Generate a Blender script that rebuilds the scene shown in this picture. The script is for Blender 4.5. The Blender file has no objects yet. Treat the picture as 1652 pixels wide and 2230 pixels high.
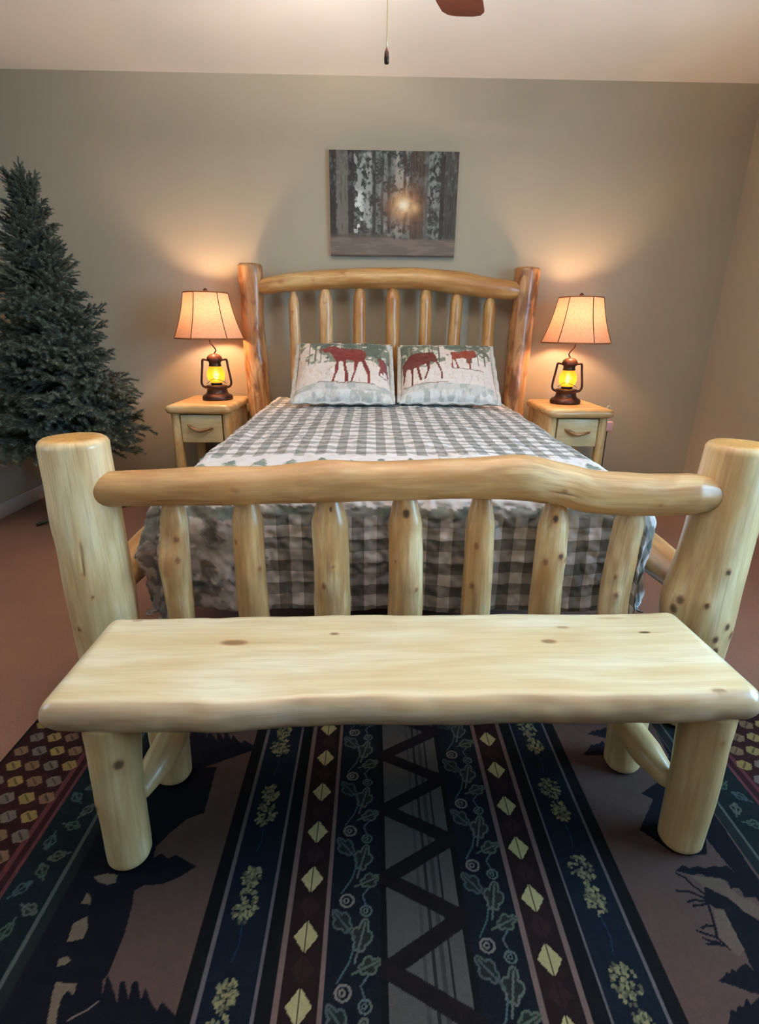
import bpy, bmesh, math, random
import numpy as np
from mathutils import Vector, Matrix

random.seed(7); np.random.seed(7)
SC = bpy.context.scene
COL = SC.collection

# ------------------------------------------------------------------ camera
F_PX, PITCH, YAW, ROLL = 1130.9, .3357, .0161, .0122
CAM = np.array([-.0984, -1.3206, 1.1312])
def cam_axes():
    cp, sp = math.cos(PITCH), math.sin(PITCH)
    f = np.array([math.sin(YAW)*cp, math.cos(YAW)*cp, -sp])
    r = np.array([math.cos(YAW), -math.sin(YAW), 0.]); u = np.cross(r, f)
    return r*math.cos(ROLL)+u*math.sin(ROLL), u*math.cos(ROLL)-r*math.sin(ROLL), f
AR, AU, AF = cam_axes()
def on_floor(u, v, z=0.):
    d = AF+AR*(u-826)/F_PX-AU*(v-1115)/F_PX
    p = CAM+d*(z-CAM[2])/d[2]
    return float(p[0]), float(p[1])
cd = bpy.data.cameras.new('camera'); cam = bpy.data.objects.new('camera', cd); COL.objects.link(cam)
cd.sensor_fit = 'VERTICAL'; cd.sensor_height = 36; cd.lens = 36*F_PX/2230; cd.clip_start = .02
M4 = Matrix.Identity(4)
for i in range(3):
    M4[i][0], M4[i][1], M4[i][2], M4[i][3] = AR[i], AU[i], -AF[i], CAM[i]
cam.matrix_world = M4
SC.camera = cam

# ------------------------------------------------------------------ world, daylight, exposure
LAMP_L, FLAME_L, FAN_L, WIN_R, WIN_L, EXPO = 450., 36., 1270., 140., 18., 0.13
wd = bpy.data.worlds.new('sky'); SC.world = wd; wd.use_nodes = True
bg = wd.node_tree.nodes['Background']; bg.inputs[0].default_value = (.55, .75, 1, 1); bg.inputs[1].default_value = 1.0
SC.view_settings.view_transform = 'Standard'; SC.view_settings.look = 'None'
SC.view_settings.exposure = EXPO; SC.view_settings.gamma = 1; SC.view_settings.use_curve_mapping = False
def area(name, loc, rot, sx, sy, power, col):
    l = bpy.data.lights.new(name, 'AREA'); l.shape = 'RECTANGLE'; l.size = sx; l.size_y = sy; l.energy = power; l.color = col
    o = bpy.data.objects.new(name, l); COL.objects.link(o); o.location = loc; o.rotation_euler = rot
    return o
# room measures
XL, XR, YB, YF, ZC = -2.407, 2.195, 2.364, -3.1, 2.529
RW = (-1.25, .05, .75, 2.0)       # window in the right wall (y0, y1, z0, z1)
LW = (-1.55, -.35, .8, 2.15)       # window in the left wall
area('window_daylight_right', (XR+.22, (RW[0]+RW[1])/2, (RW[2]+RW[3])/2), (0, math.pi/2, 0), RW[3]-RW[2], RW[1]-RW[0], WIN_R, (.36, .69, 1))
area('window_daylight_left', (XL-.22, (LW[0]+LW[1])/2, (LW[2]+LW[3])/2), (0, -math.pi/2, 0), LW[3]-LW[2], LW[1]-LW[0], WIN_L, (.60, .84, 1))

# ------------------------------------------------------------------ helpers
def lin(c):
    a = np.asarray(c, float)/255.
    return np.where(a <= .04045, a/12.92, ((a+.055)/1.055)**2.4)
def rgba(c): return tuple(lin(c))+(1.,)
def base_of(p):
    v = Vector((0, 0, 0))
    while p is not None:
        v += p.location; p = p.parent
    return v
def tag(o, label=None, cat=None, group=None, kind=None):
    if label: o['label'] = label
    if cat: o['category'] = cat
    if group: o['group'] = group
    if kind: o['kind'] = kind
    return o
def empty(name, loc, label=None, cat=None, group=None):
    o = bpy.data.objects.new(name, None); COL.objects.link(o); o.location = loc; o.empty_display_size = .1
    return tag(o, label, cat, group)
def mk(name, V, F, mat, parent=None, smooth=True, attrs=None):
    """verts in world coordinates of the (not yet moved) thing"""
    V = np.asarray(V, float)
    if parent is not None: V = V-np.array(base_of(parent))
    me = bpy.data.meshes.new(name)
    if isinstance(F, np.ndarray) and F.ndim == 2:
        n, k = F.shape
        me.vertices.add(len(V)); me.vertices.foreach_set('co', V.astype(np.float32).ravel())
        me.loops.add(n*k); me.loops.foreach_set('vertex_index', F.astype(np.int32).ravel())
        me.polygons.add(n); me.polygons.foreach_set('loop_start', np.arange(0, n*k, k, dtype=np.int32))
        me.update(calc_edges=True)
    else:
        me.from_pydata([tuple(v) for v in V], [], [tuple(int(i) for i in f) for f in F])
    if smooth: me.polygons.foreach_set('use_smooth', np.ones(len(me.polygons), dtype=bool))
    for an, (ty, data) in (attrs or {}).items():
        a = me.attributes.new(an, ty, 'POINT')
        if ty == 'FLOAT': a.data.foreach_set('value', np.asarray(data, np.float32).ravel())
        elif ty == 'FLOAT_VECTOR': a.data.foreach_set('vector', np.asarray(data, np.float32).ravel())
        else: a.data.foreach_set('color', np.asarray(data, np.float32).ravel())
    me.validate(); me.update()
    o = bpy.data.objects.new(name, me); COL.objects.link(o)
    if mat: me.materials.append(mat)
    if parent is not None: o.parent = parent
    return o
def copy_tree(o, parent=None):
    c = o.copy(); COL.objects.link(c); c.parent = parent
    for ch in list(o.children): copy_tree(ch, c)
    return c
def quads(nu, nv, wrap=False):
    i = np.arange(nu-1 if not wrap else nu)[:, None]; j = np.arange(nv-1)[None, :]
    i2 = (i+1) % nu
    return np.stack([i*nv+j, i2*nv+j, i2*nv+j+1, i*nv+j+1], -1).reshape(-1, 4)
def vnoise(x, y, seed=0):
    x = np.asarray(x, float); y = np.asarray(y, float)
    xi = np.floor(x).astype(np.int64); yi = np.floor(y).astype(np.int64); fx = x-xi; fy = y-yi
    fx = fx*fx*(3-2*fx); fy = fy*fy*(3-2*fy)
    def h(a, b):
        n = (a*374761393+b*668265263+seed*1274126177) & 0x7fffffff
        n = ((n ^ (n >> 13))*1274126177) & 0x7fffffff
        return ((n ^ (n >> 16)) & 0xffff)/65535.
    return (h(xi, yi)*(1-fx)+h(xi+1, yi)*fx)*(1-fy)+(h(xi, yi+1)*(1-fx)+h(xi+1, yi+1)*fx)*fy
def fbm(x, y, seed=0, oct=3):
    s = 0; a = .5
    for k in range(oct):
        s = s+a*(vnoise(x*2**k, y*2**k, seed+k*17)*2-1); a *= .5
    return s
def box_vf(x0, x1, y0, y1, z0, z1):
    V = [(x, y, z) for z in (z0, z1) for y in (y0, y1) for x in (x0, x1)]
    return V, [(0, 2, 3, 1), (4, 5, 7, 6), (0, 1, 5, 4), (2, 6, 7, 3), (0, 4, 6, 2), (1, 3, 7, 5)]
def box(name, b, mat, parent=None, bevel=0., seg=2):
    V, Fc = box_vf(*b)
    o = mk(name, V, Fc, mat, parent, smooth=False)
    if bevel:
        bm = bmesh.new(); bm.from_mesh(o.data)
        bmesh.ops.bevel(bm, geom=bm.edges[:], offset=bevel, segments=seg, affect='EDGES', profile=.5)
        bm.to_mesh(o.data); bm.free()
        o.data.polygons.foreach_set('use_smooth', np.ones(len(o.data.polygons), dtype=bool))
    return o
def multi_box(name, boxes, mat, parent=None):
    V, Fc = [], []
    for b in boxes:
        v, f = box_vf(*b); k = len(V); V += v; Fc += [tuple(i+k for i in q) for q in f]
    return mk(name, V, Fc, mat, parent, smooth=False)
def lathe(name, prof, mat, parent=None, c=(0, 0, 0), seg=32, close=True):
    V = []; n = len(prof)
    for i in range(seg):
        a = 2*math.pi*i/seg
        for r, z in prof: V.append((c[0]+r*math.cos(a), c[1]+r*math.sin(a), c[2]+z))
    Fc = [(i*n+j, ((i+1) % seg)*n+j, ((i+1) % seg)*n+j+1, i*n+j+1) for i in range(seg) for j in range(n-1)]
    if close:
        if prof[0][0] > 1e-6: Fc.append(tuple(i*n for i in range(seg))[::-1])
        if prof[-1][0] > 1e-6: Fc.append(tuple(i*n+n-1 for i in range(seg)))
    o = mk(name, V, Fc, mat, parent)
    bm = bmesh.new(); bm.from_mesh(o.data); bmesh.ops.remove_doubles(bm, verts=bm.verts, dist=1e-6); bmesh.ops.recalc_face_normals(bm, faces=bm.faces); bm.to_mesh(o.data); bm.free()
    return o
def spline(P, n):
    P = np.asarray(P, float); m = len(P)
    if m == 2:
        t = np.linspace(0, 1, n)[:, None]; return P[0]*(1-t)+P[1]*t
    t = np.linspace(0, m-1, n); i = np.clip(t.astype(int), 0, m-2); f = (t-i)[:, None]
    Q = np.vstack([2*P[0]-P[1], P, 2*P[-1]-P[-2]])
    a, b, c, d = Q[i], Q[i+1], Q[i+2], Q[i+3]
    return .5*((2*b)+(-a+c)*f+(2*a-5*b+4*c-d)*f**2+(-a+3*b-3*c+d)*f**3)
def frames(C):
    T = np.gradient(C, axis=0); T /= np.linalg.norm(T, axis=1)[:, None]
    ref = next((r for r in (np.array([0, 1., 0]), np.array([1., 0, 0])) if np.abs(T@r).max() < .9), np.array([0, 0, 1.]))
    N = ref-T*(T@ref)[:, None]; N /= np.linalg.norm(N, axis=1)[:, None]
    return T, N, np.cross(T, N)
def tube(name, P, r, mat, parent=None, n=None, seg=10):
    n = n or max(2, len(P)*4); C = spline(P, n); T, N, B = frames(C)
    r = np.broadcast_to(np.asarray(r, float), (len(P),)) if np.ndim(r) else np.full(len(P), r)
    R = np.interp(np.linspace(0, len(P)-1, n), np.arange(len(P)), r)
    a = np.linspace(0, 2*np.pi, seg, endpoint=False)
    V = C[:, None, :]+R[:, None, None]*(np.cos(a)[None, :, None]*N[:, None, :]+np.sin(a)[None, :, None]*B[:, None, :])
    Fc = [(i*seg+j, i*seg+(j+1) % seg, (i+1)*seg+(j+1) % seg, (i+1)*seg+j) for i in range(n-1) for j in range(seg)]
    Fc += [tuple(range(seg))[::-1], tuple((n-1)*seg+j for j in range(seg))]
    return mk(name, V.reshape(-1, 3), Fc, mat, parent)
_lid = [0]
def log(name, P, r, mat, parent=None, n=None, seg=32, knots=(), wob=.035, chamfer=.012, flute=.012, step=.012, cracks=()):
    """peeled log along spline P, radius list r; knots = (s 0..1, angle, size m, bump m, darkness)"""
    _lid[0] += 1; sd = _lid[0]*31
    P = np.asarray(P, float)
    L = np.linalg.norm(np.diff(P, axis=0), axis=1).sum()
    n = n or int(max(24, L/step))
    C = spline(P, n); T, N, B = frames(C)
    r = np.asarray(r, float); 
    if r.ndim == 0: r = np.full(2, float(r))
    s = np.linspace(0, 1, n)
    if r.ndim == 2: R = np.interp(s, r[:, 0], r[:, 1])
    else: R = np.interp(s, np.linspace(0, 1, len(r)), r)
    d = np.concatenate([[0], np.cumsum(np.linalg.norm(np.diff(C, axis=0), axis=1))])
    a = np.linspace(0, 2*np.pi, seg, endpoint=False)
    S, A = np.meshgrid(d, a, indexing='ij')
    RR = np.repeat(R[:, None], seg, 1)
    RR = RR*(1+wob*fbm(S*7+sd, np.cos(A)*1.3+sd, sd)+wob*.6*fbm(S*9+sd, np.sin(A)*1.3, sd+5)+flute*np.sin(3*A+sd+2*S))
    kn = np.zeros_like(RR); cx = np.zeros_like(RR)
    for (ks, ka, kz, kb, kd) in knots:
        da = (A-ka+np.pi) % (2*np.pi)-np.pi
        ds = S-ks*L; dd = np.hypot(da*RR, ds*.75)
        g = np.exp(-(dd/kz)**2); RR = RR+kb*np.exp(-(dd/(kz*1.7))**2)
        kn = np.maximum(kn, kd*np.exp(-(dd/(kz*.8))**6)); kn = np.maximum(kn, kd*.3*np.exp(-(dd/(kz*1.35))**2)*(.7+.3*np.sin(dd/kz*14)))
    for (s0, s1, ka, cw) in cracks:
        da = (A-ka-.05*np.sin((S/L-s0)*14)+np.pi) % (2*np.pi)-np.pi
        ins = np.clip((S/L-s0)/.02, 0, 1)*np.clip((s1-S/L)/.02, 0, 1)
        c_ = np.exp(-(da*RR/cw)**2)*ins; kn = np.maximum(kn, .85*c_); RR = RR-.002*c_
    V = C[:, None, :]+RR[:, :, None]*(np.cos(A)[:, :, None]*N[:, None, :]+np.sin(A)[:, :, None]*B[:, None, :])
    W = np.stack([RR*np.cos(A)+sd*.37, RR*np.sin(A)+sd*.11, S+sd*.53], -1)
    V = V.reshape(-1, 3); W = W.reshape(-1, 3); kn = kn.ravel(); eg = np.zeros(len(V))
    Fc = [(i*seg+j, i*seg+(j+1) % seg, (i+1)*seg+(j+1) % seg, (i+1)*seg+j) for i in range(n-1) for j in range(seg)]
    V = list(V); W = list(W); kn = list(kn); eg = list(eg)
    for end in (0, 1):
        i0 = 0 if end == 0 else (n-1)*seg; t = -T[0] if end == 0 else T[-1]; c = C[0] if end == 0 else C[-1]
        prev = list(range(i0, i0+seg))
        for fr, up, e in ((1-chamfer*.35/max(R.min(), .02), chamfer*.6, 0.), (1-chamfer*.9/max(R.min(), .02), chamfer, .6), (.6, chamfer, 1.), (.25, chamfer, 1.)):
            ring = []
            for j in range(seg):
                p0 = np.array(V[i0+j]); V.append(c+(p0-c)*fr+t*up); W.append(W[i0+j]*np.array([1, 1, 1.])); kn.append(0); eg.append(e); ring.append(len(V)-1)
            for j in range(seg):
                q = (prev[j], prev[(j+1) % seg], ring[(j+1) % seg], ring[j])
                Fc.append(q if end == 1 else q[::-1])
            prev = ring
        V.append(c+t*chamfer); W.append(W[i0]); kn.append(.1); eg.append(1.); k = len(V)-1
        for j in range(seg):
            q = (prev[j], prev[(j+1) % seg], k); Fc.append(q if end == 1 else q[::-1])
    return mk(name, np.array(V), Fc, mat, parent, attrs={'wood': ('FLOAT_VECTOR', np.array(W)), 'knot': ('FLOAT', kn), 'endgrain': ('FLOAT', eg)})

# ------------------------------------------------------------------ materials
class NT:
    def __init__(s, name):
        s.m = bpy.data.materials.new(name); s.m.use_nodes = True; s.t = s.m.node_tree; s.t.nodes.clear()
        s.out = s.n('ShaderNodeOutputMaterial')
    def n(s, ty, **kw):
        o = s.t.nodes.new(ty)
        for k, v in kw.items(): setattr(o, k, v)
        return o
    def l(s, a, b): s.t.links.new(a, b)
    def setv(s, sock, v):
        if hasattr(v, 'is_linked') or hasattr(v, 'links'): s.l(v, sock)
        else: sock.default_value = v
    def noise(s, vec, scale, detail=3, rough=.55, dist=0):
        o = s.n('ShaderNodeTexNoise'); s.l(vec, o.inputs['Vector']) if vec else None
        o.inputs['Scale'].default_value = scale; o.inputs['Detail'].default_value = detail; o.inputs['Roughness'].default_value = rough; o.inputs['Distortion'].default_value = dist
        return o.outputs['Fac']
    def ramp(s, fac, pts):
        o = s.n('ShaderNodeValToRGB'); s.l(fac, o.inputs[0]); e = o.color_ramp.elements
        while len(e) < len(pts): e.new(.5)
        for k, (p, c) in enumerate(pts): e[k].position = p; e[k].color = c if len(c) == 4 else tuple(c)+(1,)
        return o.outputs['Color']
    def mix(s, fac, a, b, mode='MIX'):
        o = s.n('ShaderNodeMix'); o.data_type = 'RGBA'; o.blend_type = mode
        s.setv(o.inputs[0], fac); s.setv(o.inputs[6], a); s.setv(o.inputs[7], b); return o.outputs[2]
    def math(s, op, a, b=0., c=None):
        o = s.n('ShaderNodeMath'); o.operation = op; s.setv(o.inputs[0], a); s.setv(o.inputs[1], b)
        if c is not None: s.setv(o.inputs[2], c)
        return o.outputs[0]
    def scalev(s, vec, v):
        o = s.n('ShaderNodeVectorMath'); o.operation = 'MULTIPLY'; s.l(vec, o.inputs[0]); o.inputs[1].default_value = v; return o.outputs[0]
    def attr(s, name): return s.n('ShaderNodeAttribute', attribute_name=name)
    def coord(s, k='Object'): return s.n('ShaderNodeTexCoord').outputs[k]
    def bsdf(s, col, rough=.6, spec=.4, bump=None, bstr=.2, bdist=.004, metal=0., coat=0., emit=None, estr=0., sheen=0.):
        b = s.n('ShaderNodeBsdfPrincipled'); s.setv(b.inputs['Base Color'], col); s.setv(b.inputs['Roughness'], rough)
        b.inputs['Specular IOR Level'].default_value = spec; b.inputs['Metallic'].default_value = metal; b.inputs['Coat Weight'].default_value = coat
        b.inputs['Coat Roughness'].default_value = .2; b.inputs['Sheen Weight'].default_value = sheen
        if emit: b.inputs['Emission Color'].default_value = emit; b.inputs['Emission Strength'].default_value = estr
        if bump is not None:
            k = s.n('ShaderNodeBump'); k.inputs['Strength'].default_value = bstr; k.inputs['Distance'].default_value = bdist
            s.l(bump, k.inputs['Height']); s.l(k.outputs[0], b.inputs['Normal'])
        return b
    def done(s, sh): s.l(sh.outputs[0] if hasattr(sh, 'outputs') else sh, s.out.inputs['Surface']); return s.m

def plain(name, c, rough=.6, spec=.4, metal=0., var=.06, scale=20, coat=0., bstr=.05, sheen=0.):
    t = NT(name); co = t.coord(); nz = t.noise(co, scale, 3)
    a = lin(c)
    col = t.ramp(nz, [(.3, tuple(a*(1-var))), (.7, tuple(np.minimum(a*(1+var), 1)))])
    return t.done(t.bsdf(col, rough, spec, nz, bstr, .003, metal, coat, sheen=sheen))
def wood(name, pale, mid, dark, streak=.5, mott=0., rough=.38, coat=.25, endc=(225, 180, 110), mcol=(112, 66, 34)):
    t = NT(name); w = t.attr('wood').outputs['Vector']
    g = t.noise(t.scalev(w, (1, 1, .09)), 38, 4, .6, .3)
    g2 = t.noise(t.scalev(w, (1, 1, .16)), 13, 3, .55, .4)
    g3 = t.noise(t.scalev(w, (1, 1, .03)), 150, 2, .5)
    col = t.ramp(g2, [(.34, rgba(pale)), (.5, rgba(mid)), (.68, rgba(tuple(np.array(mid)*.55+np.array(dark)*.45)))])
    col = t.mix(t.math('MULTIPLY', t.ramp(g, [(.46, (0, 0, 0)), (.68, (1, 1, 1))]), streak), col, rgba(dark))
    col = t.mix(t.math('MULTIPLY', t.ramp(g3, [(.5, (0, 0, 0)), (.72, (1, 1, 1))]), .3), col, rgba(dark))
    if mott:
        m = t.noise(t.scalev(w, (1, 1, .35)), 16, 3, .5, .5)
        col = t.mix(t.math('MULTIPLY', t.ramp(m, [(.47, (0, 0, 0)), (.6, (1, 1, 1))]), mott), col, rgba(mcol))
    kn = t.attr('knot').outputs['Fac']
    col = t.mix(kn, col, t.ramp(kn, [(.25, rgba((168, 98, 52))), (.6, rgba((116, 56, 26))), (.85, rgba((60, 30, 16)))]))
    # end grain: growth rings
    eg = t.attr('endgrain').outputs['Fac']
    rg = t.noise(w, 60, 2, .5)
    ecol = t.mix(t.ramp(rg, [(.35, (0, 0, 0)), (.7, (1, 1, 1))]), rgba(endc), rgba(tuple(np.array(endc)*.8)))
    col = t.mix(eg, col, ecol)
    return t.done(t.bsdf(col, rough, .45, g, .22, .003, coat=coat))

M = {}
M['wood_post'] = wood('peeled_log_post', (232, 212, 172), (218, 188, 138), (160, 116, 72), .45, .22, endc=(226, 170, 96), mcol=(182, 138, 90))
M['wood_rail'] = wood('peeled_log_rail', (220, 186, 136), (198, 156, 104), (142, 96, 56), .6, .4, mcol=(160, 108, 62))
M['wood_spindle'] = wood('peeled_log_spindle', (234, 208, 164), (206, 164, 110), (150, 100, 58), .6, .4, mcol=(172, 120, 70))
M['wood_head'] = wood('peeled_log_headboard', (204, 168, 112), (184, 138, 80), (140, 88, 42), .6, .35, mcol=(150, 92, 44))
M['wood_mott'] = wood('peeled_log_mottled', (214, 176, 128), (182, 132, 84), (122, 74, 42), .65, .85, mcol=(96, 58, 34))
M['wood_bench'] = wood('pale_pine', (228, 218, 190), (216, 200, 162), (186, 154, 106), .35, .14, rough=.28, coat=.35, mcol=(206, 178, 128))
M['wood_bench_edge'] = wood('pale_pine_leg', (226, 206, 164), (206, 178, 130), (160, 122, 76), .45, .25, mcol=(184, 144, 92))
M['wood_night'] = wood('nightstand_pine', (226, 198, 148), (208, 170, 112), (160, 112, 62), .45)
M['wood_drawer'] = wood('nightstand_drawer_board', (226, 208, 164), (212, 190, 142), (176, 140, 92), .35)

def wall_mat(name, c, bstr=.08):
    t = NT(name); co = t.coord(); n1 = t.noise(co, 1.2, 2); n2 = t.noise(co, 90, 3)
    a = lin(c); col = t.ramp(n1, [(.3, tuple(a*.97)), (.7, tuple(a*1.03))])
    return t.done(t.bsdf(col, .75, .25, n2, bstr, .002))
M['wall'] = wall_mat('greige_wall_paint', (168, 157, 138))
M['ceil'] = wall_mat('warm_white_ceiling', (242, 236, 228), .15)
M['trim'] = plain('white_trim', (205, 200, 198), .45, .4, var=.02)
M['white'] = plain('white_window_frame', (225, 225, 222), .45, .4, var=.02)
t = NT('brown_carpet'); co = t.coord(); n1 = t.noise(co, 220, 3); n2 = t.noise(co, 3, 3)
col = t.mix(.5, t.ramp(n1, [(.3, rgba((96, 66, 54))), (.7, rgba((128, 92, 76)))]), t.ramp(n2, [(.3, rgba((102, 72, 58))), (.7, rgba((122, 86, 70)))]))
M['floor'] = t.done(t.bsdf(col, .85, .15, n1, .35, .004, sheen=.1))
t = NT('window_glass'); tr = t.n('ShaderNodeBsdfTransparent'); gl = t.n('ShaderNodeBsdfGlossy'); gl.inputs['Roughness'].default_value = .02
ms = t.n('ShaderNodeMixShader'); ms.inputs[0].default_value = .06; t.l(tr.outputs[0], ms.inputs[1]); t.l(gl.outputs[0], ms.inputs[2]); M['pane'] = t.done(ms)

# ------------------------------------------------------------------ painter for woven and printed patterns
class Paint:
    """colours at the points of a grid; X varies along axis 0, Y along axis 1"""
    def __init__(s, X, Y, base):
        s.X, s.Y = X, Y; s.xv = X[:, 0]; s.yv = Y[0, :]; s.c = np.empty(X.shape+(3,)); s.c[:] = lin(base)
    def put(s, m, col, a=1.):
        s.c[m] = s.c[m]*(1-a)+lin(col)*a
    def win(s, P, pad=0.):
        P = np.asarray(P, float)
        i0, i1 = np.searchsorted(s.xv, (P[:, 0].min()-pad, P[:, 0].max()+pad)); j0, j1 = np.searchsorted(s.yv, (P[:, 1].min()-pad, P[:, 1].max()+pad))
        return slice(i0, i1+1), slice(j0, j1+1)
    def sub(s, w, m, col, a=1.):
        c = s.c[w]; c[m] = c[m]*(1-a)+lin(col)*a
    def rect(s, x0, x1, y0, y1, col): s.put((s.X >= x0) & (s.X < x1) & (s.Y >= y0) & (s.Y < y1), col)
    def poly(s, P, col, a=1.):
        w = s.win(P); x = s.X[w]; y = s.Y[w]; ins = np.zeros(x.shape, bool); n = len(P)
        for i in range(n):
            x0, y0 = P[i]; x1, y1 = P[(i+1) % n]
            if y0 == y1: continue
            ins ^= ((y0 > y) != (y1 > y)) & (x < (x1-x0)*(y-y0)/(y1-y0)+x0)
        s.sub(w, ins, col, a)
    def line(s, P, wd_, col, closed=False):
        P = [tuple(p) for p in P]
        if closed: P = P+[P[0]]
        for (x0, y0), (x1, y1) in zip(P, P[1:]):
            w = s.win([(x0, y0), (x1, y1)], wd_); x = s.X[w]; y = s.Y[w]
            dx, dy = x1-x0, y1-y0; q = dx*dx+dy*dy+1e-12
            u = np.clip(((x-x0)*dx+(y-y0)*dy)/q, 0, 1); s.sub(w, np.hypot(x-x0-u*dx, y-y0-u*dy) < wd_/2, col)
    def ell(s, cx, cy, rx, ry, col, rot=0.):
        R = max(rx, ry); w = s.win([(cx-R, cy-R), (cx+R, cy+R)]); x = s.X[w]-cx; y = s.Y[w]-cy
        u = x*math.cos(rot)+y*math.sin(rot); v = -x*math.sin(rot)+y*math.cos(rot)
        s.sub(w, (u/rx)**2+(v/ry)**2 < 1, col)
    def out(s): return np.concatenate([s.c.reshape(-1, 3), np.ones((s.c.shape[0]*s.c.shape[1], 1))], 1)

# ------------------------------------------------------------------ room
TH = .12
def wall_with_hole(name, along, const0, const1, a0, a1, hole):
    """wall slab from four boxes round a window hole; along = 'x' or 'y'"""
    h0, h1, z0, z1 = hole; bs = []
    for (p, q, r, s_) in ((a0, h0, 0, ZC), (h1, a1, 0, ZC), (h0, h1, 0, z0), (h0, h1, z1, ZC)):
        bs.append((p, q, const0, const1, r, s_) if along == 'x' else (const0, const1, p, q, r, s_))
    return tag(multi_box(name, bs, M['wall']), kind='structure')
tag(box('floor', (XL-TH, XR+TH, YF-TH, YB+TH, -.1, 0), M['floor']), kind='structure')
tag(box('ceiling', (XL-TH, XR+TH, YF-TH, YB+TH, ZC, ZC+.1), M['ceil']), kind='structure')
tag(box('wall_back', (XL-TH, XR+TH, YB, YB+TH, 0, ZC), M['wall']), kind='structure')
wall_with_hole('wall_right', 'y', XR, XR+TH, YF, YB, RW)
wall_with_hole('wall_left', 'y', XL-TH, XL, YF, YB, LW)
tag(box('wall_front', (XL-TH, XR+TH, YF-TH, YF, 0, ZC), M['wall']), kind='structure')
tag(box('baseboard_back', (XL, XR, YB-.014, YB, 0, .09), M['trim'], bevel=.004), kind='structure')
tag(box('baseboard_left', (XL, XL+.014, YF, YB-.014, 0, .09), M['trim'], bevel=.004), kind='structure')
tag(box('baseboard_right', (XR-.014, XR, YF, YB-.014, 0, .09), M['trim'], bevel=.004), kind='structure')
tag(box('baseboard_front', (XL+.014, XR-.014, YF, YF+.014, 0, .09), M['trim'], bevel=.004), kind='structure')
def window(name, along, c0, c1, hole):
    h0, h1, z0, z1 = hole; w = .05
    e = empty(name, ((c0+c1)/2, (h0+h1)/2, z0) if along == 'y' else ((h0+h1)/2, (c0+c1)/2, z0)); e['kind'] = 'structure'
    def bx(p, q, r, s_, k0=c0, k1=c1): return (p, q, k0, k1, r, s_) if along == 'x' else (k0, k1, p, q, r, s_)
    multi_box('window_frame', [bx(h0, h0+w, z0, z1), bx(h1-w, h1, z0, z1), bx(h0+w, h1-w, z0, z0+w), bx(h0+w, h1-w, z1-w, z1)], M['white'], e)
    m = (c0+c1)/2; zm = (z0+z1)/2
    multi_box('sash_rail', [bx(h0+w, h1-w, zm-.02, zm+.02, m-.02, m+.02)], M['white'], e)
    multi_box('pane', [bx(h0+w, h1-w, z0+w, zm-.02, m-.003, m+.003)], M['pane'], e)
    multi_box('pane', [bx(h0+w, h1-w, zm+.02, z1-w, m-.003, m+.003)], M['pane'], e)
window('window_1', 'y', XR+.02, XR+.1, RW)
window('window_2', 'y', XL-.1, XL-.02, LW)

# ------------------------------------------------------------------ rug
RZ = .009
xs = np.arange(-1.108, 1.1281, .0022)
ys = np.concatenate([np.arange(-1.30, -.86, .008), np.arange(-.86, -.10, .0022), np.arange(-.10, .26, .0042)])
X, Y = np.meshgrid(xs, ys, indexing='ij')
K = (13, 13, 17); NAVY = (18, 24, 38); TAN = (120, 93, 86); LINE = (128, 118, 122); PINK = (150, 122, 116)
rp = Paint(X, Y, K)
BX = np.random.RandomState(3)
S0 = .012
def mx(v, side): return v if side < 0 else 2*S0-v   # mirror about the rug's middle line
def band(side, x0, x1, col):
    a, b = sorted((mx(x0, side), mx(x1, side))); rp.rect(a, b, -2, 2, col)
def leafline(cx, cy, sc, rot, col, w=.0044):
    th = np.linspace(0, 2*np.pi, 60); r = sc*(.62+.38*np.abs(np.cos(2.5*th)))*(.75+.25*np.cos(th))
    px = r*np.cos(th)*1.35; py = r*np.sin(th)*.85
    P = [(cx+a*math.cos(rot)-b*math.sin(rot), cy+a*math.sin(rot)+b*math.cos(rot)) for a, b in zip(px, py)]
    rp.poly(P, tuple(np.array(col)*.45)); rp.line(P, w, col, True)
    rp.line([(cx-sc*1.3*math.cos(rot), cy-sc*1.3*math.sin(rot)), (cx+sc*1.1*math.cos(rot), cy+sc*1.1*math.sin(rot))], w, col)
def acorn(cx, cy, sc, col):
    rp.ell(cx, cy, sc, sc*.9, col); rp.ell(cx, cy, sc*.68, sc*.62, NAVY); rp.ell(cx-sc*.1, cy, sc*.42, sc*.4, col); rp.ell(cx-sc*.1, cy, sc*.2, sc*.2, NAVY)
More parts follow.
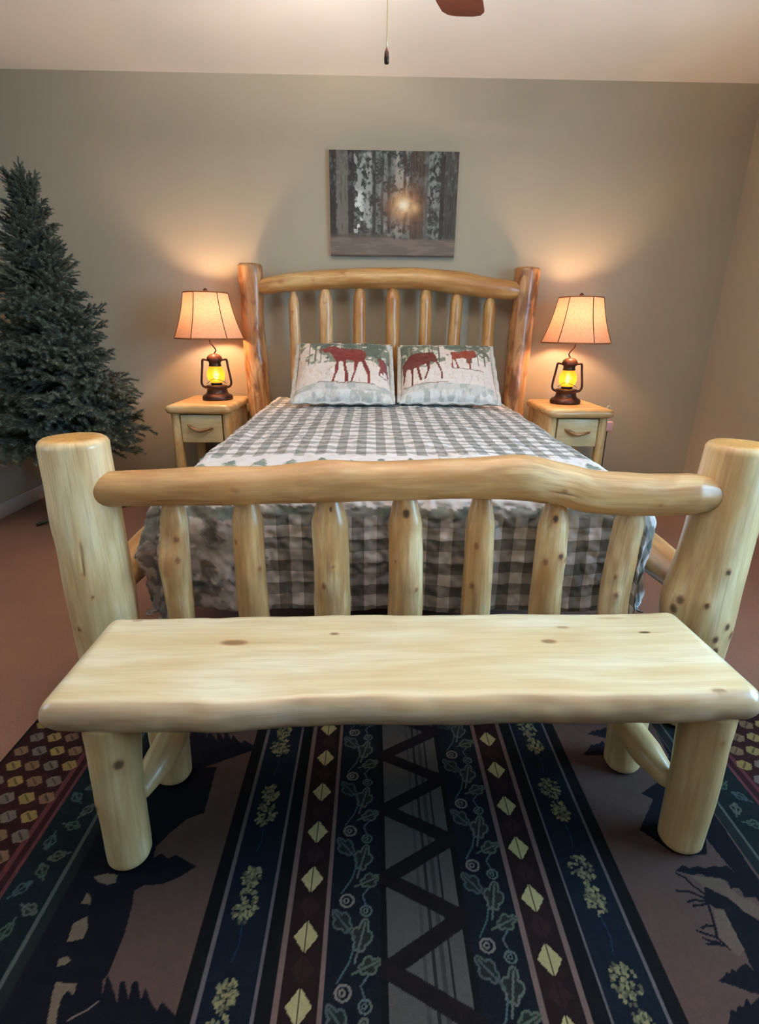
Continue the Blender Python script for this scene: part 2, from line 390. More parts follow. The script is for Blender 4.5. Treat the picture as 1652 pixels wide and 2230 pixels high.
for side in (-1, 1):
    band(side, -1.10, -.90, (60, 24, 26)); band(side, -.90, -.888, (118, 60, 66)); band(side, -.888, -.872, (62, 24, 30)); band(side, -.872, -.862, (118, 66, 72))
    band(side, -.862, -.765, (18, 34, 42)); band(side, -.765, -.758, (104, 112, 106)); band(side, -.758, -.735, (34, 44, 46))
    band(side, -.735, -.432, TAN)
    band(side, -.432, -.402, K); band(side, -.402, -.395, LINE); band(side, -.395, -.302, (17, 30, 48)); band(side, -.302, -.296, LINE); band(side, -.296, -.266, K)
    band(side, -.266, -.256, PINK); band(side, -.256, -.188, (44, 24, 25)); band(side, -.188, -.178, PINK); band(side, -.178, -.076, NAVY)
    # beads
    for i, yy in enumerate(np.arange(-1.3, .26, .052)):
        for j in range(4):
            cx = mx(-1.074+.05*j+(.012 if i % 2 else 0), side); c = [(176, 152, 96), (150, 120, 92), (132, 122, 112)][(i+j) % 3]
            rp.poly([(cx-.023, yy-.004*side), (cx-.012, yy+.015), (cx+.006, yy+.018), (cx+.023, yy+.004*side), (cx+.012, yy-.015), (cx-.006, yy-.018)], c); rp.line([(cx-.009, yy-.009*side), (cx+.009, yy+.009*side)], .004, tuple(np.array(c)*.62))
    # leaf vine band
    for i, yy in enumerate(np.arange(-1.3, .26, .038)):
        cx = mx(-.813+.024*math.sin(i*2.1), side); leafline(cx, yy, .017, i*1.3, [(84, 104, 92), (104, 112, 104), (74, 98, 104)][i % 3], .0042)
    # oak leaves and acorns
    for i, yy in enumerate(np.arange(-1.28, .26, .16)):
        o = .0 if side < 0 else .075
        cx = mx(-.126, side)
        leafline(cx+.012, yy+o, .03, 1.3, (112, 120, 112)); leafline(cx-.022, yy+.03+o, .026, 2.3, (92, 104, 102)); leafline(cx+.024, yy-.045+o, .022, .4, (104, 116, 102))
        acorn(cx-.018, yy+.075+o, .016, (150, 140, 132)); acorn(cx+.022, yy+.055+o, .013, (112, 126, 120))
        rp.line([(cx+.024, yy+.06+o), (cx+.014, yy+.085+o), (cx+.03, yy+.105+o)], .0035, (98, 112, 124))
        rp.line([(cx-.03, yy-.07+o), (cx-.01, yy-.04+o), (cx, yy-.01+o)], .0035, (84, 112, 118))
    # diamonds
    for k in range(-2, 12):
        yy = (-.745 if side < 0 else -.787)+.1127*k; cx = mx(-.221, side)
        rp.poly([(cx-.024, yy), (cx, yy+.03), (cx+.024, yy), (cx, yy-.03)], (228, 212, 152))
        rp.line([(cx, yy+.03), (cx, yy-.08)], .0032, (40, 24, 22))
        rp.poly([(cx-.022, yy-.056), (cx, yy-.03), (cx+.022, yy-.056), (cx, yy-.08)], (70, 44, 46), .6); rp.line([(cx, yy-.03), (cx, yy-.08)], .0032, (40, 24, 22))
    # pine cones
    for k in range(-2, 4):
        y0 = (-.545 if side < 0 else -.535)+.215*k
        if side < 0: cs = [(-.352, y0+.032, .020, .026), (-.353, y0-.028, .026, .034)]
        else: cs = [(.372, y0+.035, .026, .034), (.376, y0-.032, .021, .03)]
        for cx, cy, rx, ry in cs:
            for q in range(70):
                a = BX.uniform(0, 6.28); rr = math.sqrt(BX.uniform(0, 1))
                rp.ell(cx+rx*rr*math.cos(a), cy+ry*rr*math.sin(a), .0042, .0032, [(150, 146, 112), (110, 108, 84), (176, 168, 122)][q % 3], a)
        xs_ = -.352 if side < 0 else .374
        rp.line([(xs_, y0-.06), (xs_+.004, y0-.10), (xs_-.004, y0-.13)], .003, (40, 62, 96))
# middle panel with zigzag
rp.rect(-.068, .094, -2, 2, (104, 100, 98)); rp.rect(-.076, -.062, -2, 2, K); rp.rect(.088, .1, -2, 2, K)
rp.rect(.022, .028, -2, 2, (52, 48, 48)); rp.rect(.036, .046, -2, 2, (78, 74, 73)); rp.rect(.054, .060, -2, 2, (44, 40, 42)); rp.rect(.004, .010, -2, 2, (88, 84, 84))
zz = []
for k in range(-4, 7):
    zz += [(-.062, -.518+.172*k), (.092, -.427+.172*k)]
rp.line(zz, .032, (30, 20, 26))
# animal and fir silhouettes on the tan panels (outlines read off the photograph, laid on the floor)
DK = (16, 16, 32)
def lift(P, sc, ox, oy): return [on_floor(ox+x/sc, oy+y/sc, RZ) for x, y in P]
Lp = lambda P: lift(P, 2.95, 0, 1580)
Rp = lambda P: lift(P, 3.33, 1440, 1560)
bear = Lp([(640, 560), (360, 1080), (0, 1760), (-330, 2400), (300, 2400), (1130, 1960), (1145, 1862), (1040, 1772), (1010, 1832), (975, 1790), (935, 1680), (905, 1772), (885, 1640), (850, 1650), (825, 1760), (800, 1640), (770, 1650), (755, 1785), (715, 1660), (690, 1600), (652, 1745), (660, 1640), (700, 1590), (740, 1490), (790, 1370), (822, 1260), (850, 1150), (862, 1060), (930, 1025), (1040, 1020), (1150, 975), (1262, 905), (1130, 830), (1080, 855), (1040, 820), (985, 850), (1000, 780), (1080, 700), (1200, 600), (1310, 560), (1350, 420), (1390, 270), (1200, 260), (1000, 60), (900, 60)])
gaps = [Lp(p) for p in ([(600, 970), (690, 950), (760, 960), (740, 1010), (690, 1025), (630, 1005)], [(520, 1140), (560, 1070), (585, 1110), (580, 1150)],
        [(430, 1390), (470, 1270), (560, 1225), (565, 1300), (530, 1370), (470, 1385)], [(360, 1550), (380, 1500), (430, 1480), (455, 1510), (420, 1535)],
        [(300, 1918), (340, 1700), (360, 1650), (495, 1655), (470, 1740), (440, 1700), (400, 1740), (370, 1830), (360, 1918)])]
def clipx(P, a, b): return [(min(max(x, a), b), y) for x, y in P]
SH = .62
for dy in (0, SH, -SH):
    rp.poly(clipx([(x, y+dy) for x, y in bear], -.735, -.432), DK)
    for g in gaps: rp.poly([(x, y+dy) for x, y in g], (150, 128, 108))
rp.line(Lp([(440, 1890), (560, 1830), (630, 1770)]), .003, (150, 130, 120))
right = [Rp(p) for p in (
    [(100, 1120), (150, 1080), (200, 1100), (260, 1088), (310, 1100), (380, 1085), (430, 1095), (470, 1080), (540, 1140), (620, 1200), (660, 1260), (680, 1310), (600, 1310), (560, 1240), (500, 1250), (480, 1200), (420, 1170), (330, 1165), (290, 1140), (220, 1150)],
    [(310, 1240), (340, 1235), (380, 1270), (470, 1310), (560, 1380), (620, 1430), (706, 1480), (900, 1560), (900, 2000), (706, 1890), (640, 1800), (600, 1690), (540, 1580), (490, 1480), (450, 1400), (390, 1390), (310, 1330)],
    [(410, 1920), (455, 1880), (470, 1850), (495, 1870), (510, 1830), (540, 1850), (560, 1820), (610, 1790), (706, 1880), (900, 1960), (900, 2080), (706, 2015), (640, 2000), (540, 1960)],
    [(440, 2330), (490, 2200), (500, 2120), (540, 2140), (560, 2095), (590, 2110), (610, 2040), (650, 2090), (700, 2040), (860, 2060), (900, 2330)],
    [(320, 640), (420, 720), (706, 1190), (900, 1500), (900, 1700), (706, 1345), (560, 1160), (480, 1080), (380, 960), (310, 860)],
    [(-160, 820), (-60, 600), (-150, 560), (-20, 470), (-60, 380), (60, 300), (100, 100), (330, 300), (320, 860), (330, 1000), (200, 1010), (80, 990), (0, 930)])]
strokes = [Rp(p) for p in ([(330, 1300), (230, 1230), (170, 1170), (110, 1140)], [(320, 1320), (200, 1270), (110, 1265)], [(330, 1345), (240, 1330), (190, 1345)], [(340, 1360), (230, 1375)],
           [(335, 1350), (385, 1520), (405, 1610), (500, 1692)], [(400, 1600), (320, 1580), (260, 1555)], [(385, 1520), (330, 1515), (290, 1535)], [(420, 1640), (360, 1635), (300, 1605)], [(470, 1665), (390, 1650), (330, 1650)])]
for dy in (0, SH, -SH):
    for P in right: rp.poly(clipx([(x, y+dy) for x, y in P], .456, .757), DK)
    for P in strokes: rp.line([(x, y+dy) for x, y in P], .0048, DK)
light = [Rp(p) for p in ([(200, 1150), (330, 1168), (450, 1185), (500, 1250), (590, 1320), (640, 1330), (706, 1380), (706, 1470), (600, 1420), (480, 1310), (380, 1262), (300, 1230)], [(380, 1400), (450, 1405), (490, 1480), (540, 1580), (600, 1690), (560, 1740), (500, 1690), (420, 1600)])]
for P in light: rp.poly(P, (150, 128, 108), .55)
rp.rect(-2, -1.098, -2, 2, (20, 18, 20)); rp.rect(1.12, 2, -2, 2, (20, 18, 20)); rp.rect(-2, 2, .245, 2, (20, 18, 20)); rp.rect(-2, 2, -2, -1.288, (20, 18, 20))
nzr = 1+.12*fbm(X*160, Y*160, 3, 2)
rp.c = np.clip(rp.c*nzr[..., None]*.27, 0, 1)
Zr = RZ+.0008*fbm(X*60, Y*60, 9, 2)
edge = (X < xs[0]+.001) | (X > xs[-1]-.001) | (Y < ys[0]+.001) | (Y > ys[-1]-.001)
Zr[edge] = .001
t = NT('woven_rug'); at = t.attr('print').outputs['Color']; nz = t.noise(t.coord(), 420, 2)
M['rug'] = t.done(t.bsdf(at, .9, .12, nz, .35, .003))
rug = mk('area_rug', np.stack([X, Y, Zr], -1).reshape(-1, 3), quads(len(xs), len(ys)), M['rug'], attrs={'print': ('FLOAT_COLOR', rp.out())})
tag(rug, 'dark lodge-style rug striped with fir, animal, diamond and pine cone bands', 'rug')

# ------------------------------------------------------------------ log bed
HB = 2.2385
bed = empty('log_bed', (0, 1.1, 0), 'peeled log bed with upright spindles in headboard and footboard', 'bed')
PI = math.pi
fr_ang = lambda deg: math.radians(deg)
# foot posts: frame N = (1,0,0)->angle 0 at ... for vertical logs ref is x, so angle 0 = +y side handled by frames()
p = log('post', [(-.862, 0, RZ+.0165), (-.858, .0, .4), (-.86, 0, .852)], [.086, .088, .083], M['wood_post'], bed, seg=132, step=.006, wob=.03, chamfer=.014, cracks=[(.58, .72, PI+.12, .003), (.2, .33, PI-.2, .003)],
        knots=[(.52, PI+.25, .006, .001, .8), (.40, PI-.35, .009, .003, .8), (.60, PI+.1, .006, .001, .5), (.75, PI-.6, .03, .004, .15)])
p = log('post', [(.862, 0, RZ+.0165), (.858, 0, .4), (.862, 0, .852)], [.084, .088, .082], M['wood_post'], bed, seg=132, step=.006, wob=.03, chamfer=.014,
        knots=[(.47, PI/2+.15, .05, .030, .10), (.62, PI-.15, .010, .002, .9), (.50, PI-.5, .010, .002, .9), (.42, PI+.25, .012, .003, .9), (.38, PI+.55, .014, .004, .85), (.375, PI-.05, .012, .003, .9), (.33, PI+.05, .012, .003, .9), (.29, PI+.2, .012, .003, .8), (.50, PI/2+.5, .014, .004, .85), (.46, PI/2+.4, .016, .004, .85)])
log('post', [(-.858, HB, .013), (-.852, HB, .5), (-.866, HB, 1.0), (-.862, HB, 1.502)], [.074, .074, .072, .074], M['wood_mott'], bed, seg=40, wob=.09,
    knots=[(.75, PI+.4, .02, .008, .6), (.6, PI+.8, .02, .008, .5), (.45, PI-.5, .03, .006, .3)])
log('post', [(.858, HB, .013), (.852, HB, .5), (.858, HB, 1.0), (.866, HB, 1.502)], [.076, .076, .074, .076], M['wood_mott'], bed, seg=40, wob=.09,
    knots=[(.86, PI+.2, .016, .004, .9), (.6, PI-.8, .02, .008, .5), (.5, PI, .03, .006, .3)])
FR = [(-.845, .725, .036), (-.79, .733, .046), (-.66, .738, .047), (-.53, .744, .051), (-.38, .748, .050), (-.23, .757, .054), (-.05, .762, .052), (.13, .770, .053), (.29, .772, .058), (.40, .757, .055), (.48, .738, .058), (.63, .730, .055), (.74, .733, .056), (.845, .733, .040)]
log('top_rail', [(x, -.015, z) for x, z, r in FR], [r for x, z, r in FR], M['wood_rail'], bed, seg=88, step=.007, wob=.05, cracks=[(.70, .76, PI+.2, .003), (.865, .89, PI, .003), (.1, .2, PI+.5, .002)],
    knots=[(.24, PI-.05, .035, .005, .22), (.24, PI-.05, .012, .002, .5), (.38, PI-1.0, .03, .008, .3), (.665, PI-.9, .03, .008, .1), (.73, PI+.1, .010, .002, .6), (.71, PI+1.0, .014, .004, .7), (.88, PI+.2, .010, .002, .45), (.34, PI+.7, .014, .002, .5)])
log('bottom_rail', [(-.845, 0, .20), (0, 0, .20), (.845, 0, .20)], [.045, .05, .045], M['wood_rail'], bed)
HR = [(-.83, 1.375, .04), (-.74, 1.392, .05), (-.60, 1.412, .054), (-.42, 1.426, .056), (-.2, 1.438, .058), (.04, 1.442, .062), (.2, 1.440, .062), (.44, 1.422, .068), (.6, 1.400, .062), (.76, 1.384, .057), (.83, 1.375, .045)]
log('top_rail', [(x, HB-.01, z) for x, z, r in HR], [r for x, z, r in HR], M['wood_head'], bed, seg=36, wob=.05,
    knots=[(.33, PI-.5, .014, .003, .7), (.10, PI-.1, .02, .004, .5), (.22, PI, .014, .003, .5), (.60, PI-.9, .014, .003, .5)])
log('bottom_rail', [(-.845, HB, .30), (.845, HB, .30)], [.05, .05], M['wood_head'], bed)
RNG = random.Random(5)
fs = [(-.626, -.639, .036), (-.432, -.428, .043), (-.211, -.212, .049), (-.009, -.004, .048), (.196, .205, .040), (.396, .408, .043), (.606, .608, .040)]
for i, (xt, xb, r) in enumerate(fs):
    ztop = .715 if i != 5 else .70
    prof = np.array([(0, .030), (.08, r), (.4, r*1.04), (.78, r*.98), (.865, r*.97), (.90, r*.88), (1, r*.62)])
    kn = [(RNG.uniform(.45, .8), PI+RNG.uniform(-.9, .9), RNG.uniform(.006, .011), .003, .7) for _ in range(2)]
    if i == 0: kn += [(.62, PI-.4, .028, .012, .4), (.80, PI-.4, .018, -.008, .4)]
    if i == 3: kn += [(.93, PI, .014, .0, .95)]
    if i == 2: kn += [(.95, PI+.15, .007, .0, .9)]
    if i == 5: kn += [(.93, PI-.2, .011, .0, .95), (.72, PI+.4, .011, .003, .9)]
    bow = RNG.uniform(-.008, .008)
    log('spindle', [(xb, 0, .20), ((xt+xb)/2+bow, 0, .45), (xt, 0, ztop)], prof, M['wood_spindle'], bed, knots=kn, wob=.07, flute=.03, seg=64, step=.007)
hs = [(-.60, 1.355, .034), (-.40, 1.385, .043), (-.183, 1.395, .041), (.026, 1.40, .046), (.236, 1.40, .040), (.432, 1.37, .040), (.645, 1.345, .039)]
for i, (x, zt, r) in enumerate(hs):
    prof = np.array([(0, .03), (.06, r), (.5, r*1.02), (.94, r), (.965, r*.85), (1, r*.45)])
    kn = [(RNG.uniform(.75, .95), PI+RNG.uniform(-.6, .6), .010, .002, .7)]
    log('spindle', [(x-.01, HB, .30), (x+RNG.uniform(-.006, .006), HB, .8), (x, HB, zt)], prof, M['wood_spindle'] if i < 2 else M['wood_head'], bed, knots=kn, wob=.08, flute=.04)
for sx in (-1, 1):
    log('side_rail', [(sx*.86, .04, .42), (sx*.865, .6, .42), (sx*.86, 1.4, .42), (sx*.86, HB-.04, .42)], [.050, .064, .066, .064, .05], M['wood_rail'], bed, knots=[(.1, 1.5, .03, .004, .2)])
for yy in (.5, 1.1, 1.7):
    box('bed_slat', (-.81, .81, yy-.045, yy+.045, .30, .325), M['wood_rail'], bed)

# mattress and box spring below the quilt
M['dark_cloth'] = plain('dark_base_cloth', (30, 28, 30), .9, .1)
M['ticking'] = plain('mattress_ticking', (190, 186, 178), .9, .1)
mt = empty('mattress', (0, 1.13, .325), 'dark box spring and mattress showing as black gap under quilt hem', 'mattress')
box('box_spring', (-.70, .70, .20, 2.12, .326, .50), M['dark_cloth'], mt, .02)
box('mattress_body', (-.70, .70, .19, 2.12, .50, .668), M['ticking'], mt, .04, 3)

# ------------------------------------------------------------------ quilt
QW, QL, QD, QY = .685, 1.98, .44, .215     # half width of the flat top, length, drop, y of the foot edge
aa = np.concatenate([np.linspace(-QW-QD, -QW, 76)[:-1], np.linspace(-QW, QW, 230), np.linspace(QW, QW+QD+.04, 84)[1:]])
bbv = np.concatenate([np.linspace(-QD, 0, 80)[:-1], np.linspace(0, .6, 110)[:-1], np.linspace(.6, QL, 190)])
A, B = np.meshgrid(aa, bbv, indexing='ij')
def prof_eval(P, s):
    P = np.array(P); d = np.concatenate([[0], np.cumsum(np.hypot(*np.diff(P, axis=0).T))])
    return np.interp(s, d, P[:, 0]), np.interp(s, d, P[:, 1])
PL = [(0, 0), (.03, .006), (.055, .025), (.07, .06), (.078, .12), (.085, .25), (.088, .5)]
PR = [(0, 0), (.03, .006), (.06, .025), (.09, .06), (.12, .11), (.150, .160), (.195, .186), (.222, .212), (.232, .26), (.235, .6)]
PF = [(0, 0), (.03, .005), (.055, .022), (.072, .055), (.080, .11), (.085, .5)]
da = np.where(A < 0, np.maximum(-QW-A, 0), np.maximum(A-QW, 0)); db = np.maximum(-B, 0)
rad = np.hypot(da, db); rad_c = np.minimum(rad, QD+.02*(fbm(A*6, B*6, 2)))
rad_c = np.where((da > 0) & (db > 0), rad_c, rad)
phi = np.arctan2(db, da+1e-9)            # 0 = side, pi/2 = foot
wf = np.clip(phi/(PI/2), 0, 1); wf = wf*wf*(3-2*wf)
oS = np.where(A < 0, prof_eval(PL, rad_c)[0], prof_eval(PR, rad_c)[0]); zS = np.where(A < 0, prof_eval(PL, rad_c)[1], prof_eval(PR, rad_c)[1])
oF, zF = prof_eval(PF, rad_c)
wside = np.where(db <= 0, 0, np.where(da <= 0, 1, wf))
# the right side only lies over its rail away from the foot corner
near = np.clip((B-.02)/.25, 0, 1); oL2, zL2 = prof_eval(PL, rad_c)
oS = np.where(A > 0, oL2*(1-near)+oS*near, oS); zS = np.where(A > 0, zL2*(1-near)+zS*near, zS)
out = oS*(1-wside)+oF*wside; dn = zS*(1-wside)+zF*wside
corner = np.sin(np.clip(phi, 0, PI/2)*2)*(da > 0)*(db > 0)
out = out+.055*corner*np.clip(rad_c/.3, 0, 1)*np.where(A < 0, 1, .4)
fold = np.clip(rad_c/.25, 0, 1)*(rad_c > 0)
out = out+fold*(.011*np.sin(A*19+1.5*np.sin(B*5))*(db > 0)+.013*np.sin(B*13+2)*(da > 0)+corner*np.where(A < 0, .020, .008)*np.sin(phi*11+1))
ux = np.where(da > 0, np.sign(A), 0)*np.where(db > 0, np.cos(phi), 1); uy = -np.where(db > 0, 1, 0)*np.where(da > 0, np.sin(phi), 1)
taper = 1+.02*np.clip(B/QL, 0, 1)
QX = np.clip(A, -QW, QW)*taper+ux*out; QYY = QY+np.maximum(B, 0)+uy*out
crown = .022*(1-(np.clip(A, -QW, QW)/QW)**2)*np.clip(B/.3, 0, 1)
QZ = .688+crown*.6+.022*np.clip(B/QL, 0, 1)-dn
# puckered quilting
pk = np.abs(fbm(A*26, B*26, 21, 2)); pk2 = fbm(A*7, B*7, 8, 2)
amp = np.where(rad > .02, .75, .45)
lft = np.clip((-.25-A)/.35, 0, 1)*np.clip((.1-B)/.1, 0, 1)
disp = (-.012*amp*np.where((da > 0) & (A > 0), .5, 1)*(1-pk*2.2)+.010*pk2)+lft*(.012*fbm(A*16, B*16, 33, 2)-.006*np.abs(fbm(A*30, B*30, 13, 2)))
nz_ = np.where(rad > .06, 0, 1.)*np.cos(np.clip(rad/.07, 0, 1)*PI/2)
QZ = QZ+disp*nz_; QX = QX+ux*disp*(1-nz_); QYY = QYY+uy*disp*(1-nz_)
QZ += .010*fbm(A*4, B*3, 55, 2)*(rad <= 0)
# print: scenic border round the foot end, gingham elsewhere
qp = Paint(A, B, (222, 216, 214))
mask = np.zeros(A.shape)
bandm = (B > -.125) & (B < .34); mask[bandm] = 1
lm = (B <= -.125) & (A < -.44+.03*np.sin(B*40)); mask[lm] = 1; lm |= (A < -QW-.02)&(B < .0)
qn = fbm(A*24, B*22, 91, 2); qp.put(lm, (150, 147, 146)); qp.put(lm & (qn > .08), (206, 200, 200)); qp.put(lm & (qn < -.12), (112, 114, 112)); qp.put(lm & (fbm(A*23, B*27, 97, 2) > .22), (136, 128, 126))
GRN = (98, 112, 100); RED = (120, 58, 52)
rq = np.random.RandomState(11)
for k in range(16):
    cx = -.8+.105*k; h = rq.uniform(.07, .12)
    for q in range(3):
        qp.poly([(cx-.035+.008*q, .19+h*.28*q), (cx, .19+h*(.28*q+.5)), (cx+.035-.008*q, .19+h*.28*q)], [GRN, (84, 100, 92), (120, 130, 112)][(k+q) % 3])
for k in range(22):
    cx = -.85+.08*k; qp.ell(cx, -.115, .045, .022, [(130, 134, 128), (104, 112, 106), (150, 150, 144)][k % 3])
ELK = [(0, .10), (.03, .115), (.06, .10), (.14, .10), (.17, .09), (.18, .055), (.19, 0), (.18, 0), (.165, .05), (.14, .06), (.135, 0), (.125, 0), (.12, .055), (.08, .055), (.075, 0), (.065, 0), (.06, .055), (.05, .055), (.045, 0), (.035, 0), (.035, .06), (.02, .085), (-.015, .08), (-.03, .09)]
for cx in (-.62, .155, .42): qp.poly([(cx+x*1.1, -.045+y*1.5) for x, y in ELK], RED)
t = NT('quilt_cloth'); uv = t.attr('quv').outputs['Vector']; sp = t.n('ShaderNodeSeparateXYZ'); t.l(uv, sp.inputs[0])
def stripe(sock):
    f = t.math('FRACT', t.math('MULTIPLY', sock, 1/.076)); return t.math('GREATER_THAN', f, .5)
g = t.math('ADD', stripe(sp.outputs[0]), stripe(sp.outputs[1]))
gcol = t.ramp(t.math('MULTIPLY', g, .5), [(.2, rgba((226, 220, 218))), (.5, rgba((158, 155, 150))), (.8, rgba((108, 107, 102)))])
gcol_r = gcol.node.color_ramp; gcol_r.interpolation = 'CONSTANT'
gcol_r.elements[0].position = 0; gcol_r.elements[1].position = .3; gcol_r.elements[2].position = .8
weave = t.noise(uv, 500, 2); pat = t.noise(uv, 34, 2)
gcol = t.mix(.35, gcol, t.mix(1., gcol, t.ramp(pat, [(.35, (.6, .6, .6)), (.65, (1, 1, 1))]), 'MULTIPLY'))
scen = t.mix(t.math('MULTIPLY', t.ramp(pat, [(.5, (0, 0, 0)), (.7, (1, 1, 1))]), .25), t.attr('print').outputs['Color'], rgba((168, 168, 166)))
col = t.mix(sp.outputs[2], gcol, scen)
M['quilt'] = t.done(t.bsdf(col, .85, .15, weave, .3, .002, sheen=.15))
qv = np.stack([A+10, B+10, mask], -1).reshape(-1, 3)
quilt = mk('quilt', np.stack([QX, QYY, QZ], -1).reshape(-1, 3), quads(len(aa), len(bbv))[:, ::-1], M['quilt'], attrs={'print': ('FLOAT_COLOR', qp.out()), 'quv': ('FLOAT_VECTOR', qv)})
tag(quilt, 'grey and white gingham quilt with woodland scene border draped over bed', 'quilt')

# ------------------------------------------------------------------ pillows
ELK_A = [(280, 110), (340, 105), (360, 130), (420, 135), (480, 140), (530, 135), (565, 150), (575, 200), (560, 225), (590, 270), (605, 310), (600, 380), (580, 380), (585, 330), (550, 270), (540, 235), (515, 245), (500, 300), (485, 340), (470, 375), (455, 375), (480, 320), (478, 235), (420, 235), (425, 290), (440, 330), (440, 375), (415, 380), (415, 330), (395, 240), (370, 235), (365, 300), (345, 350), (335, 380), (315, 382), (335, 340), (345, 240), (320, 205), (290, 165), (260, 170), (235, 150), (200, 150), (240, 130)]
ELK_S = [(670, 195), (720, 205), (752, 250), (758, 290), (745, 320), (740, 280), (715, 275), (715, 310), (690, 290), (680, 320), (668, 315), (685, 260)]
ELK_B = [(775, 230), (800, 210), (830, 180), (870, 160), (950, 155), (1040, 160), (1065, 190), (1070, 225), (1095, 280), (1110, 320), (1105, 350), (1090, 350), (1090, 300), (1055, 240), (1010, 230), (1005, 290), (985, 330), (975, 350), (960, 350), (990, 290), (980, 240), (920, 262), (935, 310), (945, 355), (930, 360), (915, 320), (900, 265), (875, 270), (875, 330), (870, 380), (855, 380), (862, 330), (850, 270), (815, 255), (805, 300), (795, 350), (785, 340), (785, 280)]
ELK_C = [(1180, 160), (1230, 150), (1290, 145), (1350, 130), (1385, 120), (1395, 150), (1385, 195), (1340, 205), (1335, 285), (1320, 285), (1315, 210), (1270, 205), (1225, 210), (1225, 240), (1245, 285), (1225, 285), (1210, 230), (1195, 215), (1195, 285), (1180, 280), (1185, 215)]
t = NT('pillow_cloth'); weave = t.noise(t.coord(), 320, 2); pk_ = t.noise(t.coord(), 45, 2)
M['pillow'] = t.done(t.bsdf(t.mix(.3, t.attr('print').outputs['Color'], t.mix(1., t.attr('print').outputs['Color'], t.ramp(pk_, [(.3, (.7, .7, .7)), (.7, (1, 1, 1))]), 'MULTIPLY')), .85, .15, pk_, .5, .006, sheen=.15))
def pillow(name, W, H, T, x0c, x1c, elks, seed, loc, rot, label):
    nu, nv = 110, 90
    u = np.linspace(0, 1, nu); v = np.linspace(0, 1, nv); U, Vv = np.meshgrid(u, v, indexing='ij')
    pp = Paint(U, Vv, (226, 212, 202))
    f = lambda P: [((x-x0c)/(x1c-x0c), 1-(y-30)/425) for x, y in P]
    pp.put((Vv < .17), (206, 198, 190)); pp.put((Vv < .17) & (fbm(U*14, Vv*14, seed) > .1), (176, 176, 168))
    pp.put((Vv < .1) & (fbm(U*22, Vv*9, seed+4) > 0), (218, 214, 208))
    hz = .55+.2*fbm(U*4, Vv*0, seed+2, 2); n1 = fbm(U*9, Vv*7, seed+1, 3)
    pp.put((Vv > hz) & (n1 > -.22), (122, 126, 110)); pp.put((Vv > hz+.04) & (n1 > .06), (84, 94, 82)); pp.put((Vv > hz) & (fbm(U*13, Vv*10, seed+3) > .27), (196, 196, 178))
    rr = np.random.RandomState(seed)
    for k in range(9):
        cx = rr.uniform(.03, .97); pp.line([(cx, .5), (cx+rr.uniform(-.01, .01), .98)], .012, (100, 92, 80))
    for k in range(60):
        cx = rr.uniform(.02, .98); cy = rr.uniform(.15, .55); pp.line([(cx, cy), (cx+rr.uniform(-.012, .012), cy+rr.uniform(.02, .06))], .006, (204, 178, 158))
    for e, c in elks:
        P = f(e); pp.poly(P, c); ym = min(y for x, y in P); xa = min(x for x, y in P); xb = max(x for x, y in P)
        pp.line([(xa+.02, ym+.01), ((xa+xb)/2, ym), (xb+.05, ym+.015)], .012, (140, 112, 100))
    e = empty(name, loc, label, 'pillow', 'quilted pillows against the headboard')
    prof = (np.maximum(1-np.abs(2*U-1)**2.6, 0)**.55)*(np.maximum(1-np.abs(2*Vv-1)**2.6, 0)**.55)
    pin = 1-.07*np.abs(2*Vv-1)**2*0
    Xp = (U-.5)*W*(1-.05*(1-np.abs(2*Vv-1)**2)*np.abs(2*U-1)**3); Yp = Vv*H+.02*np.abs(2*U-1)**3*np.sign(Vv-.5)*1.
    rip = .010*fbm(U*13, Vv*11, seed+9, 2)*np.clip(prof*3, 0, 1)-.007*np.abs(fbm(U*24, Vv*20, seed+12, 2))*np.clip(prof*3, 0, 1)
    for nm, sg, in (('pillow_front', 1), ('pillow_back', -1)):
        Z = sg*(T/2*prof+.004)+rip*(sg > 0)
        V3 = np.stack([Xp, -Z, Yp], -1).reshape(-1, 3)+np.array(loc)
        q = quads(nu, nv)
        mk(nm, V3, q if sg > 0 else q[:, ::-1], M['pillow'], e, attrs={'print': ('FLOAT_COLOR', pp.out())})
    # flat flange round the edge
    fl = .013; P = []
    for uu in np.linspace(0, 1, 40): P.append((uu, 0))
    for vv in np.linspace(0, 1, 32)[1:]: P.append((1, vv))
    for uu in np.linspace(1, 0, 40)[1:]: P.append((uu, 1))
    for vv in np.linspace(1, 0, 32)[1:-1]: P.append((0, vv))
    ring = []
    for k, (a, b) in enumerate(P):
        xx = (a-.5)*W; yy = b*H; nx = a-.5; ny = b-.5; s_ = max(abs(nx), abs(ny)); ox = nx/s_*.5*2 if abs(nx) >= abs(ny)-1e-6 else 0; oy = ny/s_*.5*2 if abs(ny) >= abs(nx)-1e-6 else 0
        wv = .006*math.sin(k*.9+seed)
        for off, zz_ in ((-.012, .005), (fl, .004+wv), (fl, -.004+wv), (-.012, -.005)): ring.append((xx+ox*off+loc[0], -zz_+loc[1], yy+oy*off+loc[2]))
    n = len(P); Fc = [(4*i+j, 4*((i+1) % n)+j, 4*((i+1) % n)+(j+1) % 4, 4*i+(j+1) % 4) for i in range(n) for j in range(4)]
    mk('flange', ring, Fc, M['sham_edge'], e)
    e.rotation_euler = rot
    return e
M['sham_edge'] = plain('sham_edge_cloth', (196, 192, 184), .85, .15, var=.15, scale=40)
EB = (112, 46, 40)
pillow('pillow', .575, .50, .17, 30, 770, [(ELK_A, EB), (ELK_S, (120, 62, 64))], 41, (-.268, 1.70, .742), (math.radians(-54), 0, math.radians(1)), 'quilted pillow printed with one large striding elk and a small one')
